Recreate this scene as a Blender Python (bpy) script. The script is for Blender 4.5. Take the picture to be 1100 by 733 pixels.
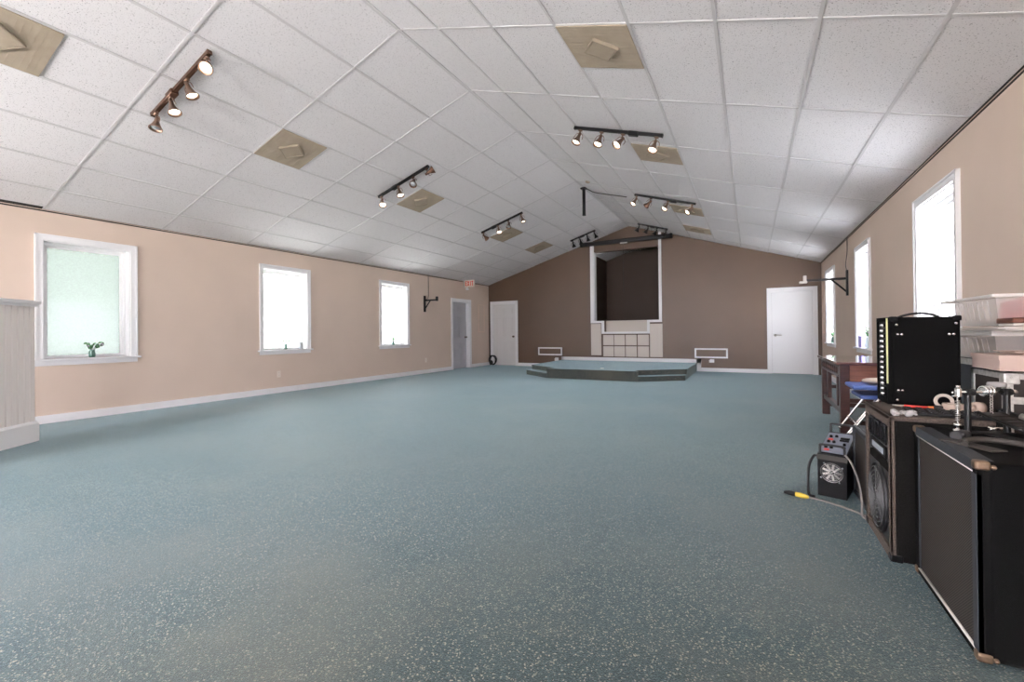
import bpy, bmesh, math, random
from mathutils import Vector, Matrix, Euler
random.seed(7)
for o in list(bpy.data.objects): bpy.data.objects.remove(o)
SC = bpy.context.scene
COL = SC.collection
R_ = math.radians

# ------------------------------------------------------------------ camera, light, exposure
LX, RX, DY, EZ, PZ, AX = -7.726, 1.4935, 12.681, 2.662, 4.087, -3.026     # left wall, right wall, far wall, eaves, ridge height, ridge x
FY = -4.2                                                                 # wall behind the camera
SL = (PZ-EZ)/(AX-LX); SR = (PZ-EZ)/(RX-AX)
AL, AR = math.atan(SL), math.atan(SR)
cam = bpy.data.cameras.new('camera'); co = bpy.data.objects.new('camera', cam); COL.objects.link(co)
right = Vector((.879881598, .475093576, -.00971946235)); fwd = Vector((-.475066929, .879935259, .00503525361)); up = Vector((.0109447143, .000186968, .999940087))
mw = Matrix.Identity(4)
for i in range(3): mw[i][0] = right[i]; mw[i][1] = up[i]; mw[i][2] = -fwd[i]
mw[0][3], mw[1][3], mw[2][3] = 0, 0, 1.0737
co.matrix_world = mw
cam.sensor_fit = 'HORIZONTAL'; cam.sensor_width = 36; cam.lens = 474.2867/1100*36; cam.shift_y = -(366.5-355.1956)/1100
cam.clip_start = .02
SC.camera = co
SC.view_settings.view_transform = 'Standard'; SC.view_settings.look = 'None'; SC.view_settings.gamma = 1
SC.view_settings.exposure = 0.62; SC.view_settings.use_curve_mapping = False
SC.cycles.use_denoising = True; SC.cycles.max_bounces = 10; SC.cycles.diffuse_bounces = 6; SC.cycles.transparent_max_bounces = 12
SC.cycles.sample_clamp_indirect = 6; SC.cycles.caustics_reflective = False; SC.cycles.caustics_refractive = False
W = bpy.data.worlds.new('sky'); SC.world = W; W.use_nodes = True
_N, _K = W.node_tree.nodes, W.node_tree.links                              # overcast sky above, lower half made brighter to throw light onto the ceiling
_g = _N.new('ShaderNodeTexCoord'); _s = _N.new('ShaderNodeSeparateXYZ'); _r = _N.new('ShaderNodeValToRGB')
_K.new(_g.outputs['Generated'], _s.inputs[0]); _m = _N.new('ShaderNodeMapRange'); _m.inputs[1].default_value = -1; _m.inputs[2].default_value = 1
_K.new(_s.outputs['Z'], _m.inputs[0]); _K.new(_m.outputs[0], _r.inputs[0])
_r.color_ramp.elements[0].position = .47; _r.color_ramp.elements[1].position = .51
_r.color_ramp.elements[0].color = (1, .922, .90, 1); _r.color_ramp.elements[1].color = (.63, .592, .662, 1)
_K.new(_r.outputs[0], _N['Background'].inputs[0]); _N['Background'].inputs[1].default_value = 92
LAMP_W = 7.0           # one lit track lamp
WARM = (1, .80, .60)

def portal(loc, size_y, size_z, normal):
    l = bpy.data.lights.new('daylight_portal', 'AREA'); l.shape = 'RECTANGLE'; l.size = size_y; l.size_y = size_z
    l.cycles.is_portal = True
    o = bpy.data.objects.new('daylight_portal', l); COL.objects.link(o)
    o.location = loc; o.rotation_euler = Vector(normal).to_track_quat('-Z', 'Z').to_euler()

# ------------------------------------------------------------------ materials
def mat(name, col, rough=.6, metal=0., spec=.4, emit=None, es=0, bump=0, bscale=200, var=0, vscale=8, coat=0):
    m = bpy.data.materials.new(name); m.use_nodes = True
    nt = m.node_tree; b = nt.nodes['Principled BSDF']
    b.inputs['Base Color'].default_value = (*col, 1); b.inputs['Roughness'].default_value = rough
    b.inputs['Metallic'].default_value = metal; b.inputs['Specular IOR Level'].default_value = spec
    b.inputs['Coat Weight'].default_value = coat
    if emit: b.inputs['Emission Color'].default_value = (*emit, 1); b.inputs['Emission Strength'].default_value = es
    if bump or var:
        tc = nt.nodes.new('ShaderNodeTexCoord')
    if bump:
        n = nt.nodes.new('ShaderNodeTexNoise'); n.inputs['Scale'].default_value = bscale; n.inputs['Detail'].default_value = 3
        nt.links.new(tc.outputs['Object'], n.inputs['Vector'])
        bp = nt.nodes.new('ShaderNodeBump'); bp.inputs['Strength'].default_value = bump; bp.inputs['Distance'].default_value = .004
        nt.links.new(n.outputs['Fac'], bp.inputs['Height']); nt.links.new(bp.outputs['Normal'], b.inputs['Normal'])
    if var:
        n = nt.nodes.new('ShaderNodeTexNoise'); n.inputs['Scale'].default_value = vscale; n.inputs['Detail'].default_value = 4
        nt.links.new(tc.outputs['Object'], n.inputs['Vector'])
        cr = nt.nodes.new('ShaderNodeValToRGB')
        cr.color_ramp.elements[0].position = .3; cr.color_ramp.elements[1].position = .7
        cr.color_ramp.elements[0].color = (*[c*(1-var) for c in col], 1); cr.color_ramp.elements[1].color = (*[min(1, c*(1+var)) for c in col], 1)
        nt.links.new(n.outputs['Fac'], cr.inputs['Fac']); nt.links.new(cr.outputs['Color'], b.inputs['Base Color'])
    return m

def nodes(m): return m.node_tree.nodes, m.node_tree.links, m.node_tree.nodes['Principled BSDF']

def carpet_mat():
    m = mat('teal_carpet', (.1, .16, .16), .62, spec=.35); N, K, b = nodes(m)
    tc = N.new('ShaderNodeTexCoord')
    def noise(sc, det=2, rough=.5):
        n = N.new('ShaderNodeTexNoise'); n.inputs['Scale'].default_value = sc; n.inputs['Detail'].default_value = det; n.inputs['Roughness'].default_value = rough
        K.new(tc.outputs['Object'], n.inputs['Vector']); return n
    def ramp(src, a, b_, ca, cb):
        r = N.new('ShaderNodeValToRGB'); r.color_ramp.elements[0].position = a; r.color_ramp.elements[1].position = b_
        r.color_ramp.elements[0].color = (*ca, 1); r.color_ramp.elements[1].color = (*cb, 1); K.new(src, r.inputs['Fac']); return r
    def mix(f, a, c, mode='MIX'):
        x = N.new('ShaderNodeMix'); x.data_type = 'RGBA'; x.blend_type = mode
        if isinstance(f, float): x.inputs[0].default_value = f
        else: K.new(f, x.inputs[0])
        K.new(a, x.inputs[6]); K.new(c, x.inputs[7]); return x.outputs[2]
    vo = N.new('ShaderNodeTexVoronoi'); vo.inputs['Scale'].default_value = 210; K.new(tc.outputs['Object'], vo.inputs['Vector'])
    sp = N.new('ShaderNodeSeparateColor'); K.new(vo.outputs['Color'], sp.inputs[0])
    rp = N.new('ShaderNodeValToRGB'); el = rp.color_ramp.elements                # tufts: dark, teal, pale teal, a few tan ones
    el[0].position = 0; el[0].color = (.004, .010, .010, 1); el[1].position = 1; el[1].color = (.34, .28, .20, 1)
    for p, c in ((.50, (.005, .012, .011)), (.74, (.022, .038, .033)), (.88, (.048, .062, .051))):
        e = el.new(p); e.color = (*c, 1)
    K.new(sp.outputs[0], rp.inputs[0]); c = rp.outputs[0]
    wear = ramp(noise(.62, 5, .62).outputs['Fac'], .46, .64, (0, 0, 0), (.75, .75, .75)).outputs[0]      # worn, faintly brown traffic patches
    br = N.new('ShaderNodeRGB'); br.outputs[0].default_value = (.070, .066, .048, 1)
    c = mix(wear, c, br.outputs[0])
    dk = ramp(noise(.42, 3, .5).outputs['Fac'], .35, .65, (.66, .68, .70), (1.18, 1.16, 1.15)).outputs[0]
    c = mix(1.0, c, dk, 'MULTIPLY')
    K.new(c, b.inputs['Base Color'])
    bp = N.new('ShaderNodeBump'); bp.inputs['Strength'].default_value = .55; bp.inputs['Distance'].default_value = .006
    K.new(noise(180, 2, .7).outputs['Fac'], bp.inputs['Height']); K.new(bp.outputs['Normal'], b.inputs['Normal'])
    b.inputs['Sheen Weight'].default_value = .48; b.inputs['Sheen Roughness'].default_value = .4; b.inputs['Sheen Tint'].default_value = (.60, .85, .935, 1)  # bluish tint stands in for window light on the far floor
    return m
CARPET_D, CARPET_L = (.014, .034, .036), (.150, .215, .205)

def tile_mat():
    m = mat('acoustic_tile', (.80, .80, .81), .9, spec=.2); N, K, b = nodes(m)
    tc = N.new('ShaderNodeTexCoord')
    n = N.new('ShaderNodeTexNoise'); n.inputs['Scale'].default_value = 105; n.inputs['Detail'].default_value = 2; n.inputs['Roughness'].default_value = .6
    K.new(tc.outputs['Object'], n.inputs['Vector'])
    r = N.new('ShaderNodeValToRGB'); r.color_ramp.elements[0].position = .30; r.color_ramp.elements[1].position = .40
    r.color_ramp.elements[0].color = (.34, .34, .35, 1); r.color_ramp.elements[1].color = (.82, .82, .835, 1)
    K.new(n.outputs['Fac'], r.inputs['Fac']); K.new(r.outputs['Color'], b.inputs['Base Color'])
    bp = N.new('ShaderNodeBump'); bp.inputs['Strength'].default_value = .5; bp.inputs['Distance'].default_value = .004
    K.new(n.outputs['Fac'], bp.inputs['Height']); K.new(bp.outputs['Normal'], b.inputs['Normal'])
    return m

def glass_mat(name, tint, tr=.55):
    m = bpy.data.materials.new(name); m.use_nodes = True; N = m.node_tree.nodes; K = m.node_tree.links
    N.remove(N['Principled BSDF']); out = N['Material Output']
    t = N.new('ShaderNodeBsdfTransparent'); t.inputs[0].default_value = (*tint, 1)
    tl = N.new('ShaderNodeBsdfTranslucent'); tl.inputs[0].default_value = (*tint, 1)
    tc = N.new('ShaderNodeTexCoord'); n = N.new('ShaderNodeTexNoise'); n.inputs['Scale'].default_value = 60; n.inputs['Detail'].default_value = 3
    K.new(tc.outputs['Object'], n.inputs['Vector'])
    mr = N.new('ShaderNodeMapRange'); mr.inputs[1].default_value = .3; mr.inputs[2].default_value = .7
    mr.inputs[3].default_value = tr+.08; mr.inputs[4].default_value = tr-.08
    K.new(n.outputs['Fac'], mr.inputs[0])
    mx = N.new('ShaderNodeMixShader'); K.new(mr.outputs[0], mx.inputs[0]); K.new(tl.outputs[0], mx.inputs[1]); K.new(t.outputs[0], mx.inputs[2])
    gl = N.new('ShaderNodeBsdfGlossy'); gl.inputs['Roughness'].default_value = .25
    m2 = N.new('ShaderNodeMixShader'); m2.inputs[0].default_value = .04; K.new(mx.outputs[0], m2.inputs[1]); K.new(gl.outputs[0], m2.inputs[2])
    K.new(m2.outputs[0], out.inputs[0]); return m

def clear_mat(name, col, tr=.5, rough=.25):
    m = bpy.data.materials.new(name); m.use_nodes = True; N = m.node_tree.nodes; K = m.node_tree.links
    b = N['Principled BSDF']; b.inputs['Base Color'].default_value = (*col, 1); b.inputs['Roughness'].default_value = rough
    t = N.new('ShaderNodeBsdfTransparent'); t.inputs[0].default_value = (*[min(1, .5+.5*c) for c in col], 1)
    mx = N.new('ShaderNodeMixShader'); mx.inputs[0].default_value = tr
    K.new(b.outputs[0], mx.inputs[1]); K.new(t.outputs[0], mx.inputs[2]); K.new(mx.outputs[0], N['Material Output'].inputs[0]); return m

def weave_mat(name, a, c, scale, rough=.7, ang=.7):
    m = mat(name, a, rough, spec=.3); N, K, b = nodes(m)
    tc = N.new('ShaderNodeTexCoord'); mp = N.new('ShaderNodeMapping'); mp.inputs['Rotation'].default_value = (ang, 0, 0)
    K.new(tc.outputs['Object'], mp.inputs['Vector'])
    w = N.new('ShaderNodeTexWave'); w.bands_direction = 'Z'; w.inputs['Scale'].default_value = scale; w.inputs['Distortion'].default_value = .3
    K.new(mp.outputs[0], w.inputs['Vector'])
    r = N.new('ShaderNodeValToRGB'); r.color_ramp.elements[0].position = .3; r.color_ramp.elements[1].position = .8
    r.color_ramp.elements[0].color = (*a, 1); r.color_ramp.elements[1].color = (*c, 1)
    K.new(w.outputs['Fac'], r.inputs['Fac']); K.new(r.outputs[0], b.inputs['Base Color'])
    bp = N.new('ShaderNodeBump'); bp.inputs['Strength'].default_value = .3; bp.inputs['Distance'].default_value = .002
    K.new(w.outputs['Fac'], bp.inputs['Height']); K.new(bp.outputs['Normal'], b.inputs['Normal'])
    return m

def wood_mat(name, a, c, rough=.3, scale=6, coat=.3):
    m = mat(name, a, rough, spec=.5, coat=coat); N, K, b = nodes(m)
    tc = N.new('ShaderNodeTexCoord'); mp = N.new('ShaderNodeMapping'); mp.inputs['Scale'].default_value = (1, 12, 12)
    K.new(tc.outputs['Object'], mp.inputs['Vector'])
    n = N.new('ShaderNodeTexNoise'); n.inputs['Scale'].default_value = scale; n.inputs['Detail'].default_value = 5; n.inputs['Distortion'].default_value = .6
    K.new(mp.outputs[0], n.inputs['Vector'])
    r = N.new('ShaderNodeValToRGB'); r.color_ramp.elements[0].position = .35; r.color_ramp.elements[1].position = .7
    r.color_ramp.elements[0].color = (*a, 1); r.color_ramp.elements[1].color = (*c, 1)
    K.new(n.outputs['Fac'], r.inputs['Fac']); K.new(r.outputs[0], b.inputs['Base Color']); return m

M = dict(
    carpet=carpet_mat(), tile=tile_mat(),
    tee=mat('white_tee', (.64, .64, .65), .5), plenum=mat('dark_plenum', (.03, .028, .026), .9),
    beige=mat('beige_paint', (.63, .515, .43), .75, spec=.25, bump=.12, bscale=90, var=.03, vscale=1.5),
    brown=mat('brown_paint', (.086, .050, .030), .42, spec=.45, bump=.22, bscale=70, var=.07, vscale=1.2),
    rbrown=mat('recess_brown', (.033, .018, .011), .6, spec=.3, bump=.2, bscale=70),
    white=mat('white_paint', (.86, .86, .87), .4), door=mat('door_paint', (.76, .75, .74), .45), gdoor=mat('grey_door_paint', (.47, .47, .50), .45),
    bead=mat('beadboard_paint', (.86, .81, .775), .5), cream=mat('cream_panel', (.66, .60, .545), .8, bump=.5, bscale=160),
    vent=mat('tan_vent', (.37, .315, .24), .75, bump=.3, bscale=300, var=.07, vscale=9), ventd=mat('tan_vent_edge', (.30, .255, .19), .6),
    bronze=mat('bronze_metal', (.105, .055, .035), .35, metal=.7), black=mat('black_metal', (.005, .005, .0055), .4, spec=.3),
    chromed=mat('lamp_shade_metal', (.30, .20, .15), .3, metal=.9), bulb_on=mat('lit_lamp', (1, .9, .8), .3, emit=(1, .86, .68), es=7),
    bulb_off=mat('unlit_lamp_glass', (.45, .5, .52), .15, metal=.3), chrome=mat('chrome', (.75, .74, .72), .2, metal=1),
    steel=mat('dull_steel', (.55, .53, .50), .38, metal=.9), rust=mat('bronze_corner', (.15, .10, .065), .45, metal=.6, var=.3, vscale=60),
    tolex=mat('black_tolex', (.0025, .0025, .0025), .75, spec=.06, bump=.35, bscale=500), tolexg=mat('worn_grey_tolex', (.032, .036, .042), .6, spec=.2, bump=.3, bscale=400),
    grille=weave_mat('cabinet_grille_cloth', (.006, .005, .0045), (.046, .035, .028), 42),
    scarpet=mat('speaker_carpet', (.085, .064, .052), .95, bump=.8, bscale=350, var=.4, vscale=130),
    scarpetd=mat('dark_speaker_carpet', (.006, .0055, .005), .95, spec=.1, bump=.6, bscale=350, var=.5, vscale=150),
    plast=mat('black_plastic', (.004, .004, .0045), .55, spec=.12), dgrey=mat('dark_grey_metal', (.022, .022, .024), .45),
    piping=mat('pale_piping', (.75, .72, .68), .4), yel=mat('yellowed_piping', (.62, .60, .30), .5),
    panel=mat('grey_blue_panel', (.20, .225, .28), .4), red=mat('red_plastic', (.65, .06, .05), .4), orange=mat('orange_plastic', (.75, .22, .06), .4),
    yellow=mat('yellow_plastic', (.80, .58, .08), .45), greyc=mat('grey_cord', (.20, .18, .165), .5),
    desk=wood_mat('dark_red_wood', (.026, .009, .007), (.062, .021, .015)), deskl=wood_mat('reddish_wood', (.14, .055, .036), (.22, .092, .062)),
    desktop=wood_mat('polished_table_top', (.075, .032, .03), (.13, .06, .055), rough=.12, coat=1),
    blue=mat('blue_vinyl', (.075, .125, .34), .35, bump=.15, bscale=60), creamp=mat('cream_cloth', (.50, .42, .34), .8, bump=.3, bscale=60),
    tanbag=mat('tan_cloth', (.33, .27, .24), .85, bump=.5, bscale=40), bin=clear_mat('clear_bin_plastic', (.88, .86, .85), .66),
    binlid=clear_mat('pale_bin_lid', (.86, .83, .80), .15, .35), navy=mat('navy_case', (.012, .016, .024), .5, bump=.2, bscale=120, var=.35, vscale=6),
    bcase=mat('brown_black_case', (.022, .016, .013), .6, bump=.2, bscale=150), alu=mat('aluminium', (.62, .61, .58), .42, metal=.55, var=.2, vscale=40),
    card=mat('pale_cardboard', (.56, .43, .37), .8, var=.04), paper=mat('paper', (.72, .68, .64), .7), bookb=mat('brown_cover', (.10, .035, .02), .45),
    redc=mat('red_cable_rubber', (.55, .13, .11), .5), bluep=mat('blue_grey_folder', (.16, .24, .33), .5), peach=mat('peach_cloth', (.72, .56, .44), .8),
    tapec=mat('cream_tape', (.70, .62, .54), .4), tapel=clear_mat('clear_tape', (.82, .66, .55), .35),
    leaf=mat('leaf_green', (.10, .24, .10), .5), twig=mat('dry_twig', (.16, .11, .11), .7), flower=mat('pale_flower', (.40, .30, .40), .6),
    vase=clear_mat('green_glass', (.10, .20, .16), .12, .1), wglass=clear_mat('clear_glass', (.8, .86, .86), .5, .08), purple=mat('purple_card', (.36, .32, .78), .5),
    cup=mat('grey_cup', (.55, .57, .60), .4), signred=mat('sign_red', (.72, .08, .05), .5, ), signw=mat('sign_white', (.84, .78, .70), .4),
    rubber=mat('black_rubber', (.006, .006, .006), .7), hose=mat('grey_brown_rubber', (.030, .025, .021), .6), hornp=mat('pale_grey_plastic', (.34, .37, .42), .4), midmetal=mat('mid_grey_metal', (.11, .11, .11), .45, metal=.3), felt=mat('grey_felt', (.33, .31, .30), .9),
    pane=glass_mat('frosted_glass', (.42, .43, .43), .34), endg=glass_mat('end_window_glass', (.74, .75, .75), .6), film=glass_mat('filmed_frosted_glass', (.094, .104, .100), .34), panew=glass_mat('clear_window_glass', (.48, .50, .51), .38),  # film added to dim the nearest pane, tints hold down glare, unseen panes clearer
    bark=mat('bark', (.12, .09, .07), .9), crown=mat('tree_leaves', (.13, .26, .14), .8, bump=.5, bscale=6, var=.4, vscale=3), lawn=mat('sunlit_lawn', (.42, .50, .34), .9, var=.1, vscale=.6),
    brass=mat('dark_knob', (.16, .13, .11), .3, metal=.9), plate=mat('outlet_plate', (.76, .68, .60), .45), slot=mat('socket_dark', (.10, .09, .08), .6),
)

# ------------------------------------------------------------------ mesh building
class MB:
    def __init__(s): s.v = []; s.f = []; s.sm = []; s.mi = []
    def add(s, vs, fs, smooth=False, mi=0, T=None):
        n = len(s.v)
        for v in vs:
            v = Vector(v); s.v.append(T @ v if T else v)
        for i, f in enumerate(fs):
            s.f.append([n+k for k in f]); s.sm.append(smooth if isinstance(smooth, bool) else smooth[i]); s.mi.append(mi)
        return s
    def box(s, x0, y0, z0, x1, y1, z1, mi=0, T=None):
        x0, x1 = sorted((x0, x1)); y0, y1 = sorted((y0, y1)); z0, z1 = sorted((z0, z1))
        v = [(x0,y0,z0),(x1,y0,z0),(x1,y1,z0),(x0,y1,z0),(x0,y0,z1),(x1,y0,z1),(x1,y1,z1),(x0,y1,z1)]
        return s.add(v, [(0,3,2,1),(4,5,6,7),(0,1,5,4),(1,2,6,5),(2,3,7,6),(3,0,4,7)], False, mi, T)
    def rb(s, x0, y0, z0, x1, y1, z1, b=.01, seg=2, mi=0, T=None):
        bm = bmesh.new(); bmesh.ops.create_cube(bm, size=1)
        for v in bm.verts: v.co = Vector(((x0+x1)/2+v.co.x*(x1-x0), (y0+y1)/2+v.co.y*(y1-y0), (z0+z1)/2+v.co.z*(z1-z0)))
        bmesh.ops.bevel(bm, geom=bm.edges[:], offset=b, segments=seg, profile=.5, affect='EDGES')
        bm.normal_update()
        big = max(f.calc_area() for f in bm.faces)
        bm.verts.index_update()
        s.add([v.co.copy() for v in bm.verts], [[v.index for v in f.verts] for f in bm.faces], False, mi, T); bm.free(); return s
    def poly(s, pts, a, b, axis='z', mi=0, T=None):
        # pts 2-D outline (ccw) extruded from a to b along the axis
        n = len(pts)
        def p(q, h): return {'z': (q[0], q[1], h), 'y': (q[0], h, q[1]), 'x': (h, q[0], q[1])}[axis]
        v = [p(q, a) for q in pts]+[p(q, b) for q in pts]
        f = [list(range(n))[::-1], list(range(n, 2*n))]+[(i, (i+1) % n, n+(i+1) % n, n+i) for i in range(n)]
        return s.add(v, f, False, mi, T)
    def cyl(s, p, q, r, r2=None, n=16, mi=0, caps=True, T=None):
        p, q = Vector(p), Vector(q); r2 = r if r2 is None else r2
        d = (q-p).normalized(); u = d.orthogonal().normalized(); w = d.cross(u)
        v = []
        for c, rr in ((p, r), (q, r2)):
            for i in range(n):
                a = 2*math.pi*i/n; v.append(c+u*math.cos(a)*rr+w*math.sin(a)*rr)
        f = [(i, (i+1) % n, n+(i+1) % n, n+i) for i in range(n)]; sm = [True]*n
        if caps: f += [list(range(n))[::-1], list(range(n, 2*n))]; sm += [False]*2
        return s.add(v, f, sm, mi, T)
    def lathe(s, prof, o=(0,0,0), axis=(0,0,1), n=24, mi=0, T=None):
        o = Vector(o); d = Vector(axis).normalized(); u = d.orthogonal().normalized(); w = d.cross(u); v = []; k = len(prof)
        for r, h in prof:
            for i in range(n):
                a = 2*math.pi*i/n; v.append(o+d*h+(u*math.cos(a)+w*math.sin(a))*r)
        f = [(j*n+i, j*n+(i+1) % n, (j+1)*n+(i+1) % n, (j+1)*n+i) for j in range(k-1) for i in range(n)]
        return s.add(v, f, True, mi, T)
    def tube(s, pts, r, n=8, closed=False, mi=0, T=None):
        P = [Vector(p) for p in pts]; k = len(P); v = []
        u = None
        for j in range(k):
            if closed: d = (P[(j+1) % k]-P[j-1]).normalized()
            else: d = (P[min(j+1, k-1)]-P[max(j-1, 0)]).normalized()
            u = d.orthogonal().normalized() if u is None else (u-d*u.dot(d)).normalized()
            w = d.cross(u); rr = r[j] if isinstance(r, (list, tuple)) else r
            for i in range(n):
                a = 2*math.pi*i/n; v.append(P[j]+(u*math.cos(a)+w*math.sin(a))*rr)
        f = [(j*n+i, j*n+(i+1) % n, ((j+1) % k)*n+(i+1) % n, ((j+1) % k)*n+i) for j in range(k if closed else k-1) for i in range(n)]; sm = [True]*len(f)
        if not closed: f += [list(range(n))[::-1], list(range((k-1)*n, k*n))]; sm += [False, False]
        return s.add(v, f, sm, mi, T)
    def torus(s, c, axis, R, r, n=24, m=8, mi=0, T=None):
        c = Vector(c); d = Vector(axis).normalized(); u = d.orthogonal().normalized(); w = d.cross(u)
        return s.tube([c+(u*math.cos(2*math.pi*i/n)+w*math.sin(2*math.pi*i/n))*R for i in range(n)], r, m, True, mi, T)
    def ball(s, c, rx, ry=None, rz=None, n=12, mi=0, rot=None, T=None):
        ry = rx if ry is None else ry; rz = rx if rz is None else rz; c = Vector(c); v = []; m = n//2+1
        for j in range(m+1):
            t = math.pi*j/m
            for i in range(n):
                a = 2*math.pi*i/n; q = Vector((rx*math.sin(t)*math.cos(a), ry*math.sin(t)*math.sin(a), rz*math.cos(t)))
                if rot: q = rot @ q
                v.append(c+q)
        return s.add(v, [(j*n+i, (j+1)*n+i, (j+1)*n+(i+1) % n, j*n+(i+1) % n) for j in range(m) for i in range(n)], True, mi, T)
    def build(s, name, mats, parent=None):
        me = bpy.data.meshes.new(name); me.from_pydata([tuple(v) for v in s.v], [], s.f)
        for m in (mats if isinstance(mats, (list, tuple)) else [mats]): me.materials.append(m)
        me.polygons.foreach_set('use_smooth', s.sm); me.polygons.foreach_set('material_index', s.mi); me.update()
        bm = bmesh.new(); bm.from_mesh(me); bmesh.ops.remove_doubles(bm, verts=bm.verts, dist=1e-6); bmesh.ops.recalc_face_normals(bm, faces=bm.faces); bm.to_mesh(me); bm.free()
        o = bpy.data.objects.new(name, me); COL.objects.link(o)
        if parent: o.parent = parent
        return o

def tag(o, label=None, cat=None, group=None, kind=None):
    if label: o['label'] = label
    if cat: o['category'] = cat
    if group: o['group'] = group
    if kind: o['kind'] = kind
    return o
def thing(name, label, cat, loc=(0,0,0), rot=(0,0,0), group=None, kind=None):
    o = bpy.data.objects.new(name, None); COL.objects.link(o); o.empty_display_size = .1
    o.location = loc; o.rotation_euler = rot if isinstance(rot, (tuple, list, Euler)) else (0, 0, rot)
    return tag(o, label, cat, group, kind)
def struct(name, mb, mats, label=None, parent=None):
    o = mb.build(name, mats, parent)
    if not parent: tag(o, label, None, None, 'structure')
    return o
def dup(root, loc, rot=None, label=None):
    r = root.copy(); COL.objects.link(r); r.location = loc
    if rot is not None: r.rotation_euler = rot
    if label: r['label'] = label
    for ch in list(root.children):
        c = ch.copy(); COL.objects.link(c); c.parent = r
        for g in list(ch.children):
            d = g.copy(); COL.objects.link(d); d.parent = c
    return r
def smooth_path(pts, k=6):
    P = [Vector(p) for p in pts]; out = []
    for i in range(len(P)-1):
        p0, p1, p2, p3 = P[max(i-1, 0)], P[i], P[i+1], P[min(i+2, len(P)-1)]
        for j in range(k):
            t = j/k
            out.append(.5*((2*p1)+(p2-p0)*t+(2*p0-5*p1+4*p2-p3)*t*t+(3*p1-p0-3*p2+p3)*t**3))
    return out+[P[-1]]
def roof(x): return EZ+SL*(x-LX) if x < AX else EZ+SR*(RX-x)

# ------------------------------------------------------------------ room shell
TH = .22
WL = [(1.98, 3.01), (4.80, 5.835), (7.70, 8.727), (-.92, .11)]            # casing outlines along y, left wall
WR = [(4.82, 5.89), (7.815, 8.74), (10.77, 11.835), (-1.3, -.25)]
WZ0, WZ1, CW = .80, 2.36, .075
DRL = (10.545, 11.586)                                                    # grey door casing, left wall
struct('floor', MB().box(LX-TH, FY-TH, -.1, RX+TH, DY+.4, 0), M['carpet'], 'teal speckled carpet floor of the hall')
def side_wall(name, x0, x1, holes, label):
    b = MB(); ys = sorted({FY-TH, DY+.02, *[h[0] for h in holes], *[h[1] for h in holes]})
    for a, c in zip(ys, ys[1:]):
        hs = [h for h in holes if h[0] <= a+1e-6 and h[1] >= c-1e-6]
        if not hs: b.box(x0, a, 0, x1, c, EZ+.006)
        else:
            if hs[0][2] > 0: b.box(x0, a, 0, x1, c, hs[0][2])
            b.box(x0, a, hs[0][3], x1, c, EZ+.006)
    if 'left' in name: b.box(x0-.05, DRL[0], -.05, x0+.002, DRL[1], 2.2)  # slab added behind the grey door to block light leaks
    struct(name, b, M['beige'], label)
side_wall('wall_left', LX-TH, LX, [(a+CW, b-CW, WZ0, WZ1-CW) for a, b in WL]+[(DRL[0]+.085, DRL[1]-.085, 0, 2.03)], 'long beige side wall with three windows and grey door')
side_wall('wall_right', RX, RX+TH, [(a+CW, b-CW, WZ0, WZ1-CW) for a, b in WR], 'beige side wall behind the stacked sound equipment')

# far wall, with the recess opening and the doors
OX0, OX1, OZ0, OZ1 = -4.06, -2.215, 1.395, 3.43
NX0, NX1, NZ0 = -3.765, -2.54, 1.07
b = MB()
def gable(b, x0, x1, z0, z1, y0, y1):      # z1 None: up to the roof
    if z1 is not None: return b.box(x0, y0, z0, x1, y1, z1)
    cut = [x0]+([AX] if x0 < AX < x1 else [])+[x1]
    for a, c in zip(cut, cut[1:]): b.poly([(a, z0), (c, z0), (c, roof(c)+.12), (a, roof(a)+.12)], y0, y1, 'y')
D2 = (-7.654, -6.6245); D3 = (.3656, 1.4117)
for x0, x1, z0, z1 in [(LX-TH, D2[0]+.085, 0, None), (D2[0]+.085, D2[1]-.085, 2.03, None), (D2[1]-.085, OX0, 0, None), (OX0, NX0, 0, OZ0), (NX0, NX1, 0, NZ0), (NX1, OX1, 0, OZ0),
                       (OX0, OX1, OZ1, None), (OX1, D3[0]+.085, 0, None), (D3[0]+.085, D3[1]-.085, 2.03, None), (D3[1]-.085, RX+TH, 0, None)]:
    gable(b, x0, x1, z0, z1, DY, DY+.18)
for q in (D2, D3): b.box(q[0], DY+.175, -.05, q[1], DY+.25, 2.2)  # added backing stops light leaking in under these doors
struct('wall_back', b, M['brown'], 'dark brown gable wall behind the stage')
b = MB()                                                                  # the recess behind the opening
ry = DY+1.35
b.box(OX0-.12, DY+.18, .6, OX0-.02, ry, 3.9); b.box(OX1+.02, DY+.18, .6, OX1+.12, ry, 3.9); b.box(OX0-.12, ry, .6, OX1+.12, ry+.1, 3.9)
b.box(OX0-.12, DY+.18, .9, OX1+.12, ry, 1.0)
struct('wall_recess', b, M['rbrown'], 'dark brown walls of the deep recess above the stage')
b = MB(); b.poly([(OX0-.02, 3.36), (OX0+.75, 3.62), (OX1+.02, 3.70), (OX1+.02, 3.76), (OX0-.02, 3.5)], DY+.181, ry, 'y')
struct('ceiling_recess', b, M['tile'], 'sloping white ceiling inside the brown recess')
b = MB(); b.box(LX-TH, FY-TH, 0, -6.2, FY, 4.3); b.box(-6.2, FY-TH, 0, -4.2, FY, .5); b.box(-6.2, FY-TH, 2.4, -4.2, FY, 4.3); b.box(-4.2, FY-TH, 0, -2, FY, 4.3)
b.box(-2, FY-TH, 0, 0, FY, .5); b.box(-2, FY-TH, 2.4, 0, FY, 4.3); b.box(0, FY-TH, 0, RX+TH, FY, 4.3)
struct('wall_front', b, M['beige'], 'beige end wall opposite the stage')

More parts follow.
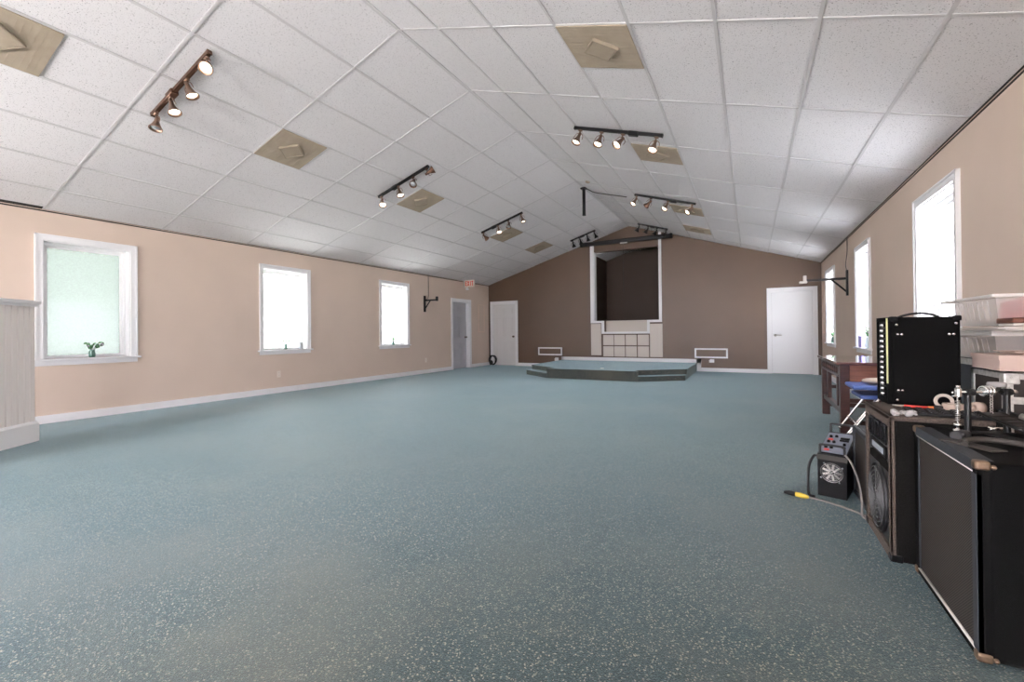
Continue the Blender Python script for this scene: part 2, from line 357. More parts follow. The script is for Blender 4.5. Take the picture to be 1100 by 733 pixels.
# ceiling: tee grid and tilted tiles on two slopes
def slope_pt(side, s, y, d=0):            # s = distance up the slope from the wall, d = distance below the plane
    if side < 0: return Vector((LX+s*math.cos(AL)+d*math.sin(AL), y, EZ+s*math.sin(AL)-d*math.cos(AL)))
    return Vector((RX-s*math.cos(AR)-d*math.sin(AR), y, EZ+s*math.sin(AR)-d*math.cos(AR)))
LENL, LENR = (AX-LX)/math.cos(AL), (RX-AX)/math.cos(AR)
YL = [2.06+1.26*k for k in range(-5, 9)]; YL[0] = FY; YL.append(DY)
YL = [y for y in YL if FY <= y <= DY]
if YL[0] > FY+.01: YL = [FY]+YL
VENTS = {-1: [(2.385, 1.43), (2.385, 5.845), (2.385, 9.0), (2.385, 10.88)], 1: [(2.39, 3.32), (2.39, 5.88), (2.39, 9.05), (2.39, 10.98)]}
cb = MB()
for side, LEN in ((-1, LENL), (1, LENR)):
    S = [0]+[.525+.62*k for k in range(7)]
    if LEN-S[-1] > .1: S.append(LEN)
    else: S[-1] = LEN
    def quadbox(s0, s1, y0, y1, d0, d1, mi, tilt=0, tilt2=0):
        c = []
        for d in (d0, d1):
            for q, (ss, yy) in enumerate(((s0, y0), (s1, y0), (s1, y1), (s0, y1))):
                t = tilt*(1 if q in (1, 2) else -1)+tilt2*(1 if q > 1 else -1)
                c.append(slope_pt(side, ss, yy, d+t))
        cb.add(c, [(0,3,2,1),(4,5,6,7),(0,1,5,4),(1,2,6,5),(2,3,7,6),(3,0,4,7)], False, mi)
    quadbox(-.3, LEN+.02, FY-TH, DY+.2, -.14, -.08, 2)                    # deck added above the tiles against light leaks, dark for gap shade
    quadbox(-.3, -.001, FY-TH, DY+.2, -.09, .02, 2)                       # strip at the wall top, dark to stand for the shadow gap
    for a, c in zip(YL, YL[1:]):
        for k, (s0, s1) in enumerate(zip(S, S[1:])):
            g = .004; e0 = .016 if k == 0 else g
            if side < 0 and k == 0 and c < 2.1: e0 = .07
            quadbox(s0+e0, s1-g, a+g, c-g, -.03, -.004, 0, random.uniform(-.0025, .0025), random.uniform(-.003, .003))
    for s in S[1:-1]: quadbox(s-.012, s+.012, FY, DY, -.003, .003, 1)
    for y in YL[1:-1]: quadbox(.02, LEN, y-.012, y+.012, -.003, .0025, 1)
    quadbox(LEN-.02, LEN+.002, FY, DY, -.004, .004, 1)
struct('ceiling', cb, [M['tile'], M['tee'], M['plenum']], 'white acoustic tile ceiling sloping up to a ridge')

# ------------------------------------------------------------------ baseboards and trim
def board(name, pts, label, h=.10, t=.016):                               # runs of boxes
    b = MB()
    for (x0, y0, x1, y1, z) in pts: b.box(x0, y0, z, x1, y1, z+h); b.box(x0+(0 if abs(x1-x0) > .1 else 0), y0, z+h, x1, y1, z+h+.001)
    struct(name, b, M['white'], label)
board('baseboard_left', [(LX, FY, LX+.018, DRL[0], 0), (LX, DRL[1], LX+.018, DY, 0)], 'white baseboard along the window wall')
board('baseboard_right', [(RX-.018, FY, RX, DY, 0)], 'white baseboard along the equipment wall')
board('baseboard_front', [(LX, FY, RX, FY+.018, 0)], 'white baseboard opposite the stage')
b = MB(); b.box(D2[1], DY-.018, 0, -5.12, DY, .10); b.box(-1.27, DY-.018, 0, D3[0], DY, .10)
b.box(-5.12, DY-.022, .22, -1.16, DY, .325); b.box(-1.27, DY-.022, 0, -1.16, DY, .325); b.box(-5.12, DY-.022, 0, -5.03, DY, .325)
struct('baseboard_back', b, M['white'], 'white baseboard stepping up over the stage')
b = MB(); f0 = DY-.035
b.box(OX0-.11, f0, 1.33, OX0, DY, roof(OX0-.055)-.01); b.box(OX1, f0, 1.33, OX1+.075, DY, roof(OX1)-.01)
b.box(OX0, f0, 1.33, NX0, DY, OZ0); b.box(NX1, f0, 1.33, OX1, DY, OZ0)
b.box(NX0-.075, f0, NZ0-.055, NX0, DY, 1.33); b.box(NX1, f0, NZ0-.055, NX1+.07, DY, 1.33); b.box(NX0, f0, NZ0-.055, NX1, DY, NZ0)
b.box(OX0-.02, DY, 1.395, OX0+.012, DY+.18, OZ1); b.box(NX0, DY, NZ0-.02, NX1, DY+.1, NZ0+.004)
struct('trim_1', b, M['white'], 'white trim framing the stepped recess opening')

# cream panels below the recess
GP = 'cream panels below the recess'
def cpanel(x0, x1, z0, z1, label):
    b = MB(); b.rb(x0, DY-.025, z0, x1, DY-.001, z1, .006, 1); tag(b.build('wall_panel', M['cream']), label, 'panel', GP)
cpanel(-4.168, -3.86, .385, 1.312, 'tall narrow cream panel left of the squares under the recess')
cpanel(-2.468, -2.13, .36, 1.285, 'tall narrow cream panel right of the squares under the recess')
cols = [(-3.80, -3.492), (-3.474, -3.168), (-3.145, -2.837), (-2.806, -2.50)]
for r, (z0, z1, rn) in enumerate(((.683, .98, 'upper'), (.355, .652, 'lower'))):
    for k, (x0, x1) in enumerate(cols):
        cpanel(x0, x1, z0, z1, 'square cream panel, %s row, %s, below the brown recess' % (rn, ['at the left end', 'second from the left', 'third from the left', 'at the right end'][k]))
b = MB(); b.rb(NX0-.2, DY+.19, 1.002, NX1+.2, DY+.23, 1.40, .006, 1)
tag(b.build('tank_panel', M['cream']), 'wide plain cream panel filling the notch of the recess opening', 'panel')

# ------------------------------------------------------------------ windows and doors
def window(n, side, y0, y1, label, pane):
    X = LX if side < 0 else RX; sgn = 1 if side < 0 else -1              # sgn: into the room
    root = thing('window_%d' % n, label, None, (X, 0, 0), kind='structure')
    b = MB(); t = .022*sgn
    b.box(0, y0, WZ0-.0, t, y0+CW, WZ1); b.box(0, y1-CW, WZ0, t, y1, WZ1); b.box(0, y0+CW, WZ1-CW, t, y1-CW, WZ1)
    b.box(t, y0, WZ0, t*1.5, y0+.018, WZ1); b.box(t, y1-.018, WZ0, t*1.5, y1, WZ1); b.box(t, y0, WZ1-.018, t*1.5, y1, WZ1)
    o = -sgn; a, c = y0+CW, y1-CW; zt = WZ1-CW
    b.box(0, a-.001, WZ0, o*TH, a+.012, zt); b.box(0, c-.012, WZ0, o*TH, c+.001, zt); b.box(0, a, zt-.012, o*TH, c, zt+.001)   # reveal lining
    b.build('window_frame', M['white'], root)
    b = MB()
    for k, (d0, d1, w) in enumerate(((.10, .16, .032), (.125, .165, .062))):
        i0, i1, j1 = a+.012, c-.012, zt-.012
        b.box(o*d0, i0, WZ0, o*d1, i0+w, j1); b.box(o*d0, i1-w, WZ0, o*d1, i1, j1); b.box(o*d0, i0+w, j1-w, o*d1, i1-w, j1); b.box(o*d0, i0+w, WZ0, o*d1, i1-w, WZ0+w*.6)
    b.build('sash', M['white'], root)
    MB().box(o*.143, a+.05, WZ0+.01, o*.148, c-.05, zt-.05).build('pane', pane, root)
    b = MB(); b.rb(min(o*.12, sgn*.06), y0-.03, WZ0-.028, max(o*.12, sgn*.06), y1+.03, WZ0, .006, 2); b.box(0, y0, WZ0-.085, sgn*.018, y1, WZ0-.028)
    b.build('sill', M['white'], root)
    portal((X+o*.10, (a+c)/2, (WZ0+zt)/2), c-a, zt-WZ0, (sgn, 0, 0))
names = ['white framed frosted window on the window wall nearest the half wall', 'middle frosted window of the left wall', 'left wall window nearest the grey door', 'left wall window behind the camera']
for i, (a, c) in enumerate(WL): window(i+1, -1, a, c, names[i], M['film'] if i == 0 else M['endg'] if i == 3 else M['pane'])
names = ['tall window of the right wall above the clear bins', 'right wall window above the wooden table', 'right wall window nearest the plain white door', 'right wall window behind the camera']
for i, (a, c) in enumerate(WR): window(i+5, 1, a, c, names[i], M['endg'] if i == 3 else M['panew'])
for k, (x0, x1) in enumerate(((-6.2, -4.2), (-2, 0))):                    # end windows added out of view for fill daylight
    root = thing('window_%d' % (9+k), ['wide end window near the window wall', 'wide end window near the equipment wall'][k], None, (0, FY, 0), kind='structure')
    b = MB()
    for (a, c, e, f) in ((x0-.07, x0+.03, .43, 2.47), (x1-.03, x1+.07, .43, 2.47), ((x0+x1)/2-.03, (x0+x1)/2+.03, .5, 2.4), (x0, x1, .43, .53), (x0, x1, 2.37, 2.47)): b.box(a, -.12, e, c, .02, f)
    b.build('window_frame', M['white'], root); MB().box(x0, -.125, .5, x1, -.12, 2.4).build('pane', M['endg'], root)
    portal(((x0+x1)/2, FY-.1, 1.45), x1-x0, 1.9, (0, 1, 0))

def six_panel(b, w, h, y, dy):            # raised panels on a leaf face, leaf from x=0..w, face at y, towards dy
    for (x0, x1) in ((.11*w/.85, .40*w/.85), (.45*w/.85, .74*w/.85)):
        for (z0, z1) in ((.12*h/2, .78*h/2), (.92*h/2, 1.58*h/2), (1.68*h/2, 1.89*h/2)):
            for t, (e, d) in enumerate(((0, .002), (.022, .010))):
                pass
            # moulded ring and raised field
            for (a, c, e, f) in ((x0, x1, z0, z0+.018), (x0, x1, z1-.018, z1), (x0, x0+.018, z0, z1), (x1-.018, x1, z0, z1)): b.box(a, y, e, c, y+dy*.007, f)
            b.rb(x0+.035, min(y, y+dy*.009), z0+.035, x1-.035, max(y, y+dy*.009), z1-.035, .004, 1)
def door(n, loc, rotz, w, label, leafmat, paneled, knob_side, inset, lever=False):
    # local x along the wall, local -y into the room; casing outline 0..w
    root = thing('door_%d' % n, label, None, loc, rotz, kind='structure')
    b = MB(); c = .085
    b.box(0, -.02, 0, c, 0, 2.115); b.box(w-c, -.02, 0, w, 0, 2.115); b.box(c, -.02, 2.03, w-c, 0, 2.115)
    b.box(0, -.028, 0, .02, -.02, 2.115); b.box(w-.02, -.028, 0, w, -.02, 2.115); b.box(.02, -.028, 2.095, w-.02, -.02, 2.115)
    b.box(c-.001, 0, 0, c+.018, .17, 2.03); b.box(w-c-.018, 0, 0, w-c+.001, .17, 2.03); b.box(c, 0, 2.012, w-c, .17, 2.031)
    b.build('door_frame', M['white'], root)
    lw = w-2*c-.044; lf = MB(); T = Matrix.Translation((c+.022, 0, .008))
    lf.box(0, inset, 0, lw, inset+.04, 2.0, T=T)
    if paneled:
        q = MB(); six_panel(q, lw, 2.0, inset, -1); lf.add(q.v, q.f, False, 0, T)
    leaf = lf.build('door_leaf', leafmat, root)
    kx = c+.022+(lw-.07 if knob_side > 0 else .07)
    k = MB(); k.lathe([(0, 0), (.032, 0), (.032, .008), (.012, .012), (.012, .035), (.026, .045), (.030, .06), (.02, .075), (0, .078)] if not lever else [(0, 0), (.032, 0), (.032, .01), (.013, .013), (.013, .05), (0, .05)], (kx, inset, .95), (0, -1, 0), 16)
    if lever: k.tube([(kx, inset-.045, .95), (kx+.06, inset-.048, .952), (kx+.13, inset-.045, .945)], [.012, .011, .009], 8)
    k.build('door_handle', M['steel'] if lever else M['brass'], leaf)
door(1, (LX, DRL[0], 0), R_(90), DRL[1]-DRL[0], 'grey six panel door in white casing under the exit sign', M['gdoor'], True, 1, .10)
door(2, (D2[0], DY, 0), 0, D2[1]-D2[0], 'white six panel door in the brown wall left of the stage', M['door'], True, 1, .03)
door(3, (D3[0], DY, 0), 0, D3[1]-D3[0], 'plain white flat door with lever in the brown wall', M['white'], False, -1, .02, True)
# backing slabs added in the wall meshes keep light from leaking past doors
# half wall with beadboard, left
root = thing('wall_partition', 'cream beadboard half wall with cap rail at the left edge', None, (-6.533, 1.673, 0), math.atan2(-.786, .618), kind='structure')
b = MB(); L2 = 1.6                       # local x along the wall away from its end, local +y = visible side
b.box(0, -.11, 0, L2, 0, 1.40)
x = 0
while x < L2-.01:
    b.poly([(x+.003, 0), (x+.058, 0), (x+.056, .009), (x+.005, .009)][::-1], .2, 1.39, 'z'); b.cyl((x+.0615, .003, .2), (x+.0615, .003, 1.39), .0035, n=6); x += .065
b.build('beadboard', M['bead'], root)
b = MB(); b.rb(-.035, -.14, 1.415, L2, .045, 1.452, .008, 2); b.poly([(-.013, .009), (L2, .009), (L2, .032), (-.013, .032)], 1.39, 1.415, 'z'); b.box(-.02, -.125, 1.39, 0, .025, 1.415); b.build('cap_rail', M['white'], root)
b = MB(); b.box(-.018, -.125, 0, L2, .03, .185); b.poly([(.03, .185), (.008, .21), (0, .21), (0, .185)], -.012, L2, 'x'); b.build('baseboard_trim', M['white'], root)

# ------------------------------------------------------------------ stage
root = thing('stage', 'low teal carpeted stage with corner steps before the brown wall', 'stage', (-3.18, DY-.022, 0))
T = Matrix.Translation((3.18, -(DY-.022), 0)); y1 = DY-.023
P = [(-4.232, 9.54), (-2.113, 9.54), (-1.62, 9.94), (-1.255, 10.22), (-1.255, y1), (-5.1, y1), (-5.1, 10.22)]
b = MB(); s2 = .30
out = [(-4.232, 9.54), (-2.113, 9.54), (-2.30, 9.80) , (-1.27, 10.55), (-1.255, 10.56), (-1.255, y1), (-5.1, y1), (-5.1, 10.56), (-4.045, 9.80)]
b.poly([(-4.232, 9.54), (-2.113, 9.54), (-2.25, 9.79), (-1.262, 10.53), (-1.262, y1), (-5.095, y1), (-5.095, 10.53), (-4.10, 9.79)], 0, .22, 'z', T=T)
b.poly([(-4.236, 9.531), (-2.108, 9.531), (-2.24, 9.785), (-1.253, 10.525), (-1.253, y1), (-5.103, y1), (-5.103, 10.525), (-4.108, 9.785)], .195, .2235, 'z', T=T)
b.build('platform', M['carpet'], root)
for sgn in (1, -1):
    m = lambda q: q if sgn > 0 else (-6.345-q[0], q[1])
    pts = [m(q) for q in ((-2.113, 9.54), (-1.255, 10.20), (-1.255, 10.52), (-2.245, 9.78))]
    if sgn < 0: pts = [(min(-4.236, p[0]) if p[1] < 9.6 else p[0], p[1]) for p in pts][::-1]
    b = MB(); b.poly(pts, 0, .11, 'z', T=T)
    b.build('step', M['carpet'], root)
b = MB(); b.ball((0, 0, .008), .05, .03, .008, 8); o = b.build('paper_scrap', M['paper']); o.location = (-3.02, 9.95, .2235); tag(o, 'small white scrap lying on the teal stage', 'scrap')

# ------------------------------------------------------------------ ceiling vents
def make_vent(label):
    root = thing('ceiling_vent', label, 'vent', group='tan ceiling vents')
    b = MB(); b.box(-.300, -.312, -.008, .300, .312, .004)
    for k in range(14): b.box(-.28, -.28+k*.042, -.0095, .28, -.28+k*.042+.006, -.008)
    b.build('vent_plate', M['vent'], root)
    T = Matrix.Rotation(R_(38), 4, 'Z'); b = MB(); b.rb(-.105, -.105, -.030, .105, .105, -.008, .006, 1, T=T); b.build('diffuser', M['vent'], root)
    b = MB()
    for (a, c, e, f) in ((-.115, .115, -.115, -.105), (-.115, .115, .105, .115), (-.115, -.105, -.105, .105), (.105, .115, -.105, .105)): b.box(a, e, -.033, c, f, -.008, T=T)
    b.build('diffuser_edge', M['ventd'], root)
    return root
vl = {-1: ['tan square ceiling vent at the upper left corner of the picture', 'tan ceiling vent on the left slope, between first and second track light', 'tan ceiling vent on the left slope right below second track light', 'tan ceiling vent on the left slope closest to the brown wall'],
      1: ['largest tan ceiling vent with diamond centre, high on the right slope', 'tan ceiling vent on the right slope under the four lit lamps', 'tan ceiling vent on the right slope, second from the brown wall', 'tan ceiling vent on the right slope closest to the brown wall']}
# the third on the left slope sits below the third track light
vl[-1][1] = 'tan ceiling vent on the left slope beside the second track light'
vl[-1][2] = 'tan ceiling vent on the left slope behind the third track light'
vl[-1] = ['tan square ceiling vent at the upper left corner of the picture', 'tan ceiling vent on left slope midway between the two nearest left tracks', 'tan ceiling vent on left slope directly behind second left track light', 'tan ceiling vent on left slope directly behind third left track light', 'smallest tan ceiling vent on left slope, closest to the brown wall']
VENTS[-1] = [(2.385, .80), (2.385, 3.32), (2.385, 5.845), (2.385, 9.0), (2.385, 10.86)]
v0 = None
for side in (-1, 1):
    for (s, y), lab in zip(VENTS[side], vl[side]):
        p = slope_pt(side, s+.305, y+.315, .003); rot = (0, -AL if side < 0 else AR, 0)
        if v0 is None: v0 = make_vent(lab); v0.location = p; v0.rotation_euler = rot
        else: dup(v0, p, rot, lab)

# ------------------------------------------------------------------ track lights
RAIL = {}
def track(side, s0, s1, y, label, heads, feed=.3, metal='black', flip=False, light=True):
    p = slope_pt(side, (s0+s1)/2, y, .004); L = s1-s0
    root = thing('track_light', label, 'light', p, (0, -AL if side < 0 else AR, 0), 'track lights')
    b = MB(); b.box(-L/2, -.018, -.034, L/2, .018, 0); b.box(-L/2-.012, -.021, -.038, -L/2, .021, 0); b.box(L/2, -.021, -.038, L/2+.012, .021, 0)
    b.box(-L/2, -.006, -.037, L/2, -.003, -.034); b.box(-L/2, .003, -.037, L/2, .006, -.034)
    b.build('rail', M[metal], root)
    fx = -L/2+L*feed
    b = MB(); b.rb(fx-.06, -.034, -.052, fx+.06, .034, 0, .006, 1); b.build('feed_box', M[metal], root)
    for k, (t, aim, lit) in enumerate(heads):
        x = -L/2+L*t; a = Vector(aim).normalized()
        piv = Vector((x, 0, -.115))
        h = MB()
        h.rb(x-.024, -.017, -.055, x+.024, .017, -.036, .004, 1); h.cyl((x, 0, -.055), (x, 0, -.082), .009, n=10)
        sd = a.cross(Vector((0, 1, 0))); sd = Vector((1, 0, 0)) if sd.length < .2 else sd.normalized()
        back = piv-a*.035
        top = Vector((x, 0, -.082))
        for q in (-1, 1):                       # wire yoke
            h.tube(smooth_path([top, top+sd*q*.032+Vector((0, 0, -.006)), piv+sd*q*.055-a*.0, piv+sd*q*.062+a*.045], 4), .0045, 6)
        h.lathe([(0, -.046), (.014, -.046), (.019, -.040), (.020, .0), (.024, .020), (.034, .046), (.047, .074), (.055, .092), (.060, .098), (.060, .105), (.053, .105), (.046, .082), (.034, .055), (.02, .03), (0, .03)], piv, a, 20)
        h.cyl(top, back, .008, n=8)
        ho = h.build('lamp_head', M['chromed'] if metal == 'bronze' or lit else M['black' if y > 11 else 'bronze'], root)  # lit heads and the near track carry warm lamp glow in the metal colour
        bl = MB(); bl.lathe([(0, .100), (.02, .098), (.034, .092), (.044, .084), (.038, .070), (0, .07)], piv, a, 18)
        bo = bl.build('bulb', M['bulb_on'] if lit else M['plast' if y > 11 else 'bulb_off'], ho)
        if lit and light:
            l = bpy.data.lights.new('lamp_glow', 'SPOT'); l.energy = LAMP_W; l.color = WARM; l.spot_size = R_(150); l.spot_blend = 1; l.shadow_soft_size = .05
            lo = bpy.data.objects.new('lamp_glow', l); COL.objects.link(lo); lo.parent = ho
            lo.location = piv+a*.125; lo.rotation_euler = a.to_track_quat('-Z', 'Y').to_euler()
    return root
D_ = (0, 0, -1)
# t runs from the wall side up to the ridge on the left slope, from the ridge down to the wall on the right slope
track(-1, 2.45, 3.54, 2.24, 'bronze track light with four lamps on the left slope, nearest the camera', [(.05, (-.15, -.2, -1), False), (.33, (.1, .1, -1), True), (.62, (.05, .25, -1), True), (.95, (.30, -.45, -.8), True)], .36, 'bronze')
track(-1, 2.44, 3.51, 5.39, 'black track light on the left slope, second from the camera, lower lamps lit', [(.04, (.15, -.35, -1), True), (.40, (.1, -.1, -1), True), (.70, (.1, -.55, -.7), False), (.97, (.8, .4, .3), False)], .34)
track(-1, 2.48, 3.545, 8.515, 'black track light on the left slope, third from the camera, before the far vents', [(.03, (.1, .7, -.6), False), (.40, (.1, -.3, -1), True), (.66, (-.1, -.5, -.8), False), (.97, (.1, .1, -1), True)], .30)
track(-1, 3.45, 4.18, 11.72, 'small unlit black track light near the brown wall, left of the ridge', [(.06, (-.1, .2, -1), False), (.36, (-.1, .2, -1), False), (.66, (-.1, .2, -1), False), (.96, (.1, .2, -1), False)], .48)
track(1, 2.50, 3.63, 5.45, 'black track light on the right slope with all four lamps lit', [(.07, (-.05, -.3, -1), True), (.33, (.05, -.35, -1), True), (.58, (-.3, -.55, -.9), True), (.95, (.05, -.38, -1), True)], .69)
track(1, 2.46, 3.58, 8.64, 'black track light on the right slope with three of four lamps lit', [(.03, (-.2, -.4, -1), True), (.28, (-.6, .4, -.7), False), (.57, (-.2, -.45, -1), True), (.96, (-.45, -.45, -.9), True)], .65)
track(1, 3.50, 4.27, 11.88, 'small unlit black track light near the brown wall, right of the ridge', [(.05, (-.3, .1, -1), False), (.36, (-.3, .1, -1), False), (.66, (-.3, .1, -1), False), (.97, (-.3, .1, -1), False)], .5)

# ------------------------------------------------------------------ things under the ridge and at the far wall
root = thing('projection_screen', 'long black rolled up projection screen hanging before the recess top', 'screen', (-3.08, 12.35, 3.62))
b = MB(); b.rb(-1.25, -.05, -.055, 1.25, .05, .055, .022, 3); b.build('case', M['black'], root)
for x in (-1.25, 1.25):
    b = MB(); b.rb(x-.03, -.055, -.06, x+.03, .055, .06, .01, 2); b.build('end_cap', M['plast'], root)
b = MB(); b.box(-.10, -.06, -.085, .10, -.01, -.055); b.cyl((-.02, -.035, -.085), (-.02, -.035, -.10), .012, n=8); b.build('pull_bar', M['steel'], root)
b = MB(); b.cyl((-.02, -.035, -.10), (-.02, -.035, -1.45), .004, n=6)
for k in range(20): b.ball((-.02, -.035, -.75-.036*k), .008, n=6)
b.build('pull_cord', M['dgrey'], root)
for x in (-.75, .75):
    b = MB(); zz = roof(-3.08+x)-3.62; b.cyl((x, 0, .05), (x, 0, zz), .006, n=6); b.build('hanger', M['black'], root)
root = thing('hanging_pole', 'short black pole hanging down from the ceiling ridge', 'pole', (AX, 8.82, PZ))
b = MB(); b.cyl((0, 0, -.012), (0, 0, -.58), .034, n=16); b.cyl((0, 0, -.56), (0, 0, -.585), .037, n=16); b.build('pole', M['black'], root)
b = MB(); b.box(-.06, -.06, -.03, .06, .06, -.004); b.build('mount_plate', M['black'], root)
pts = [slope_pt(1, s, y, d) for s, y, d in ((4.66, 8.85, .012), (4.55, 8.95, .03), (4.40, 9.05, .014), (4.1, 9.02, .012), (3.85, 9.0, .012))]
tag(MB().tube(smooth_path(pts, 6), .009, 6).build('ceiling_cable', M['black']), 'thin black cable running across the ceiling from the hanging pole', 'cable')
o = MB().lathe([(0, .03), (.03, .03), (.045, .018), (.05, 0), (0, 0)], (0, 0, 0), (0, 0, -1), 16).build('ceiling_sensor', M['vent']); o.location = slope_pt(1, 4.45, 8.25, .002); o.rotation_euler = (0, AR, 0)
tag(o, 'tiny round tan sensor on the ceiling above the hanging pole', 'sensor')

def wall_box(x0, x1, z0, z1, label):
    root = thing('wall_speaker', label, 'speaker', ((x0+x1)/2, DY, (z0+z1)/2), group='white framed wall boxes')
    w, h, d, t = (x1-x0)/2, (z1-z0)/2, .11, .04
    b = MB(); b.box(-w+.02, -d+.012, -h+.02, w-.02, 0, h-.02); b.build('body', M['brown'], root)
    b = MB()
    for q in ((-w, w, h-t, h), (-w, w, -h, -h+t), (-w, -w+t, -h+t, h-t), (w-t, w, -h+t, h-t)): b.box(q[0], -d, q[2], q[1], -d+.025, q[3])
    b.build('frame', M['white'], root)
wall_box(-5.862, -5.062, .367, .611, 'white framed brown box low on the wall, left of the stage')
wall_box(-1.305, -.514, .36, .616, 'white framed brown box low on the wall, right of the stage')
for x, z, h, lab in ((-5.27, .18, .09, 'white outlet under the framed box left of the stage'), (-.89, .24, .07, 'white outlet under the framed box right of the stage')):
    root = thing('outlet_box', lab, 'outlet', (x, DY, z)); b = MB(); b.rb(-.05, -.045, 0, .05, 0, h*1.25, .008, 2); b.build('cover', M['white'], root)
    b = MB(); b.cyl((-.06, -.03, .0), (-.06, -.03, h*.8), .012, n=8); b.ball((-.06, -.03, h*.8), .016, n=8); b.build('plug', M['signw'], root)

def outlet(y, z, label):
    root = thing('wall_outlet', label, 'outlet', (LX, y, z), group='wall outlets')
    MB().rb(0, -.037, -.06, .006, .037, .06, .003, 1).build('plate', M['plate'], root)
    for k in (-.022, .022):
        b = MB(); b.rb(.005, -.016, k-.014, .008, .016, k+.014, .002, 1); b.box(.0075, -.008, k-.004, .0085, -.005, k+.006, 1); b.box(.0075, .005, k-.004, .0085, .008, k+.006, 1); b.build('socket', [M['plate'], M['slot']], root)
outlet(5.165, .347, 'wall outlet low on the beige wall below the middle left window')
outlet(9.395, .356, 'wall outlet low on the beige wall near the grey door')
def access(x, sgn, y0, y1, z0, z1, label):
    root = thing('access_panel', label, 'panel', (x, (y0+y1)/2, z0)); w = (y1-y0)/2; h = z1-z0
    MB().rb(min(0, sgn*.012), -w, 0, max(0, sgn*.012), w, h, .003, 1).build('cover', M['beige'], root)
    b = MB(); t = sgn*.018
    for q in ((-w-.01, w+.01, -.02, .0), (-w-.012, -w, 0, h), (w, w+.012, 0, h), (-w-.01, w+.01, h, h+.012)): b.box(0, q[0], q[2], t, q[1], q[3])
    b.build('frame', M['peach'], root)
access(LX, 1, 12.04, 12.36, 1.12, 1.98, 'beige access panel on the wall between grey and white doors')
access(RX, -1, 12.12, 12.42, 1.02, 1.98, 'beige access panel on the right wall by the plain white door')

def bracket(x, sgn, y, z0, z1, arm, za, br, label, grey_tip):
    root = thing('wall_bracket', label, 'bracket', (x, y, 0), group='black wall brackets')
    b = MB(); b.box(0, -.03, z0, sgn*.03, .03, z1); b.build('wall_plate', M['black'], root)
    b = MB(); b.box(sgn*.02, -.02, za-.02, sgn*arm, .02, za+.02); b.build('arm', M['black'], root)
    b = MB(); b.cyl((sgn*.02, 0, za-.23), (sgn*br, 0, za-.01), .015, n=8); b.build('brace', M['black'], root)
    b = MB(); b.rb(min(sgn*(arm-.02), sgn*(arm+.03)), -.03, za-.03, max(sgn*(arm-.02), sgn*(arm+.03)), .03, za+.09, .006, 1)
    if grey_tip: b.rb(min(sgn*(arm-.03), sgn*(arm+.09)), -.04, za-.05, max(sgn*(arm-.03), sgn*(arm+.09)), .04, za-.01, .006, 1)
    b.build('arm_end', M['steel'] if grey_tip else M['black'], root)
    b = MB(); pts = [(sgn*.012, .16, EZ), (sgn*.012, .16, z1+.1), (sgn*.03, .12, z1-.05), (sgn*.04, .03, za+.03)] if not grey_tip else [(sgn*.012, -.02, EZ), (sgn*.012, -.02, z1+.32), (sgn*.015, .10, z1+.12), (sgn*.014, .06, z1+.03), (sgn*.012, .03, z1-.02)]
    b.tube(smooth_path(pts, 5), .006, 6); b.build('wire', M['dgrey'], root)
bracket(LX, 1, 9.352, 1.655, 2.09, .42, 1.965, .20, 'black wall bracket on the left wall between window and grey door', False)
bracket(RX, -1, 9.46, 1.66, 2.10, .62, 1.955, .23, 'black wall bracket with long arm on the right wall', True)

root = thing('exit_sign', 'white exit sign with red letters above the grey door', 'sign', (LX, 11.22, 2.58))
MB().rb(0, -.035, -.10, .05, .035, .12, .006, 1).build('mount', M['steel'], root)
MB().rb(.05, -.022, -.10, .40, .022, .11, .006, 1).build('sign_panel', M['signw'], root)
b = MB()
def letter(b, bars, x, z, w, h, y):
    for (p, q) in bars:
        p = Vector((x+p[0]*w, y, z+p[1]*h)); q = Vector((x+q[0]*w, y, z+q[1]*h)); d = (q-p).normalized(); n = Vector((-d.z, 0, d.x))*.012; e = d*.010
        b.add([p-e-n, q+e-n, q+e+n, p-e+n]+[v+Vector((0, .004, 0)) for v in (p-e-n, q+e-n, q+e+n, p-e+n)], [(0,1,2,3),(7,6,5,4),(0,4,5,1),(1,5,6,2),(2,6,7,3),(3,7,4,0)])
EX = {'E': [((0,0),(0,1)), ((0,0),(1,0)), ((0,.5),(.85,.5)), ((0,1),(1,1))], 'X': [((0,0),(1,1)), ((0,1),(1,0))], 'I': [((.5,0),(.5,1))], 'T': [((.5,0),(.5,1)), ((0,1),(1,1))]}
for i, ch in enumerate('EXIT'): letter(b, EX[ch], .085+.078*i-(.012 if ch == 'T' else 0), -.055, .048, .12, -.0265)
b.build('lettering', M['signred'], root)
b = MB(); b.rb(.10, -.03, -.19, .17, .03, -.13, .008, 2); b.cyl((.135, 0, -.13), (.135, 0, -.10), .012, n=8); b.lathe([(0, 0), (.03, 0), (.034, .02), (0, .025)], (.135, -.03, -.16), (0, -1, 0), 12); b.build('emergency_lamp', M['white'], root)

root = thing('cable_coil', 'coiled black cable standing in the far left corner by the white door', 'cable', (LX+.22, DY-.16, 0))
b = MB()
for k in range(5): b.torus((.01*math.sin(k*2), -.02+.02*k, .175+.008*math.cos(k*3)), (.25, 1, .12*math.sin(k)), .15-.007*(k % 3), .012, 24, 6)
b.build('coil', M['rubber'], root)
b = MB(); b.tube(smooth_path([(-.10, .02, .10), (-.12, .04, .40), (-.16, .08, .7), (-.17, .09, .85)], 5), .008, 6); b.ball((-.06, .02, .09), .07, .05, .08, 10); b.build('cable_end', M['rubber'], root)

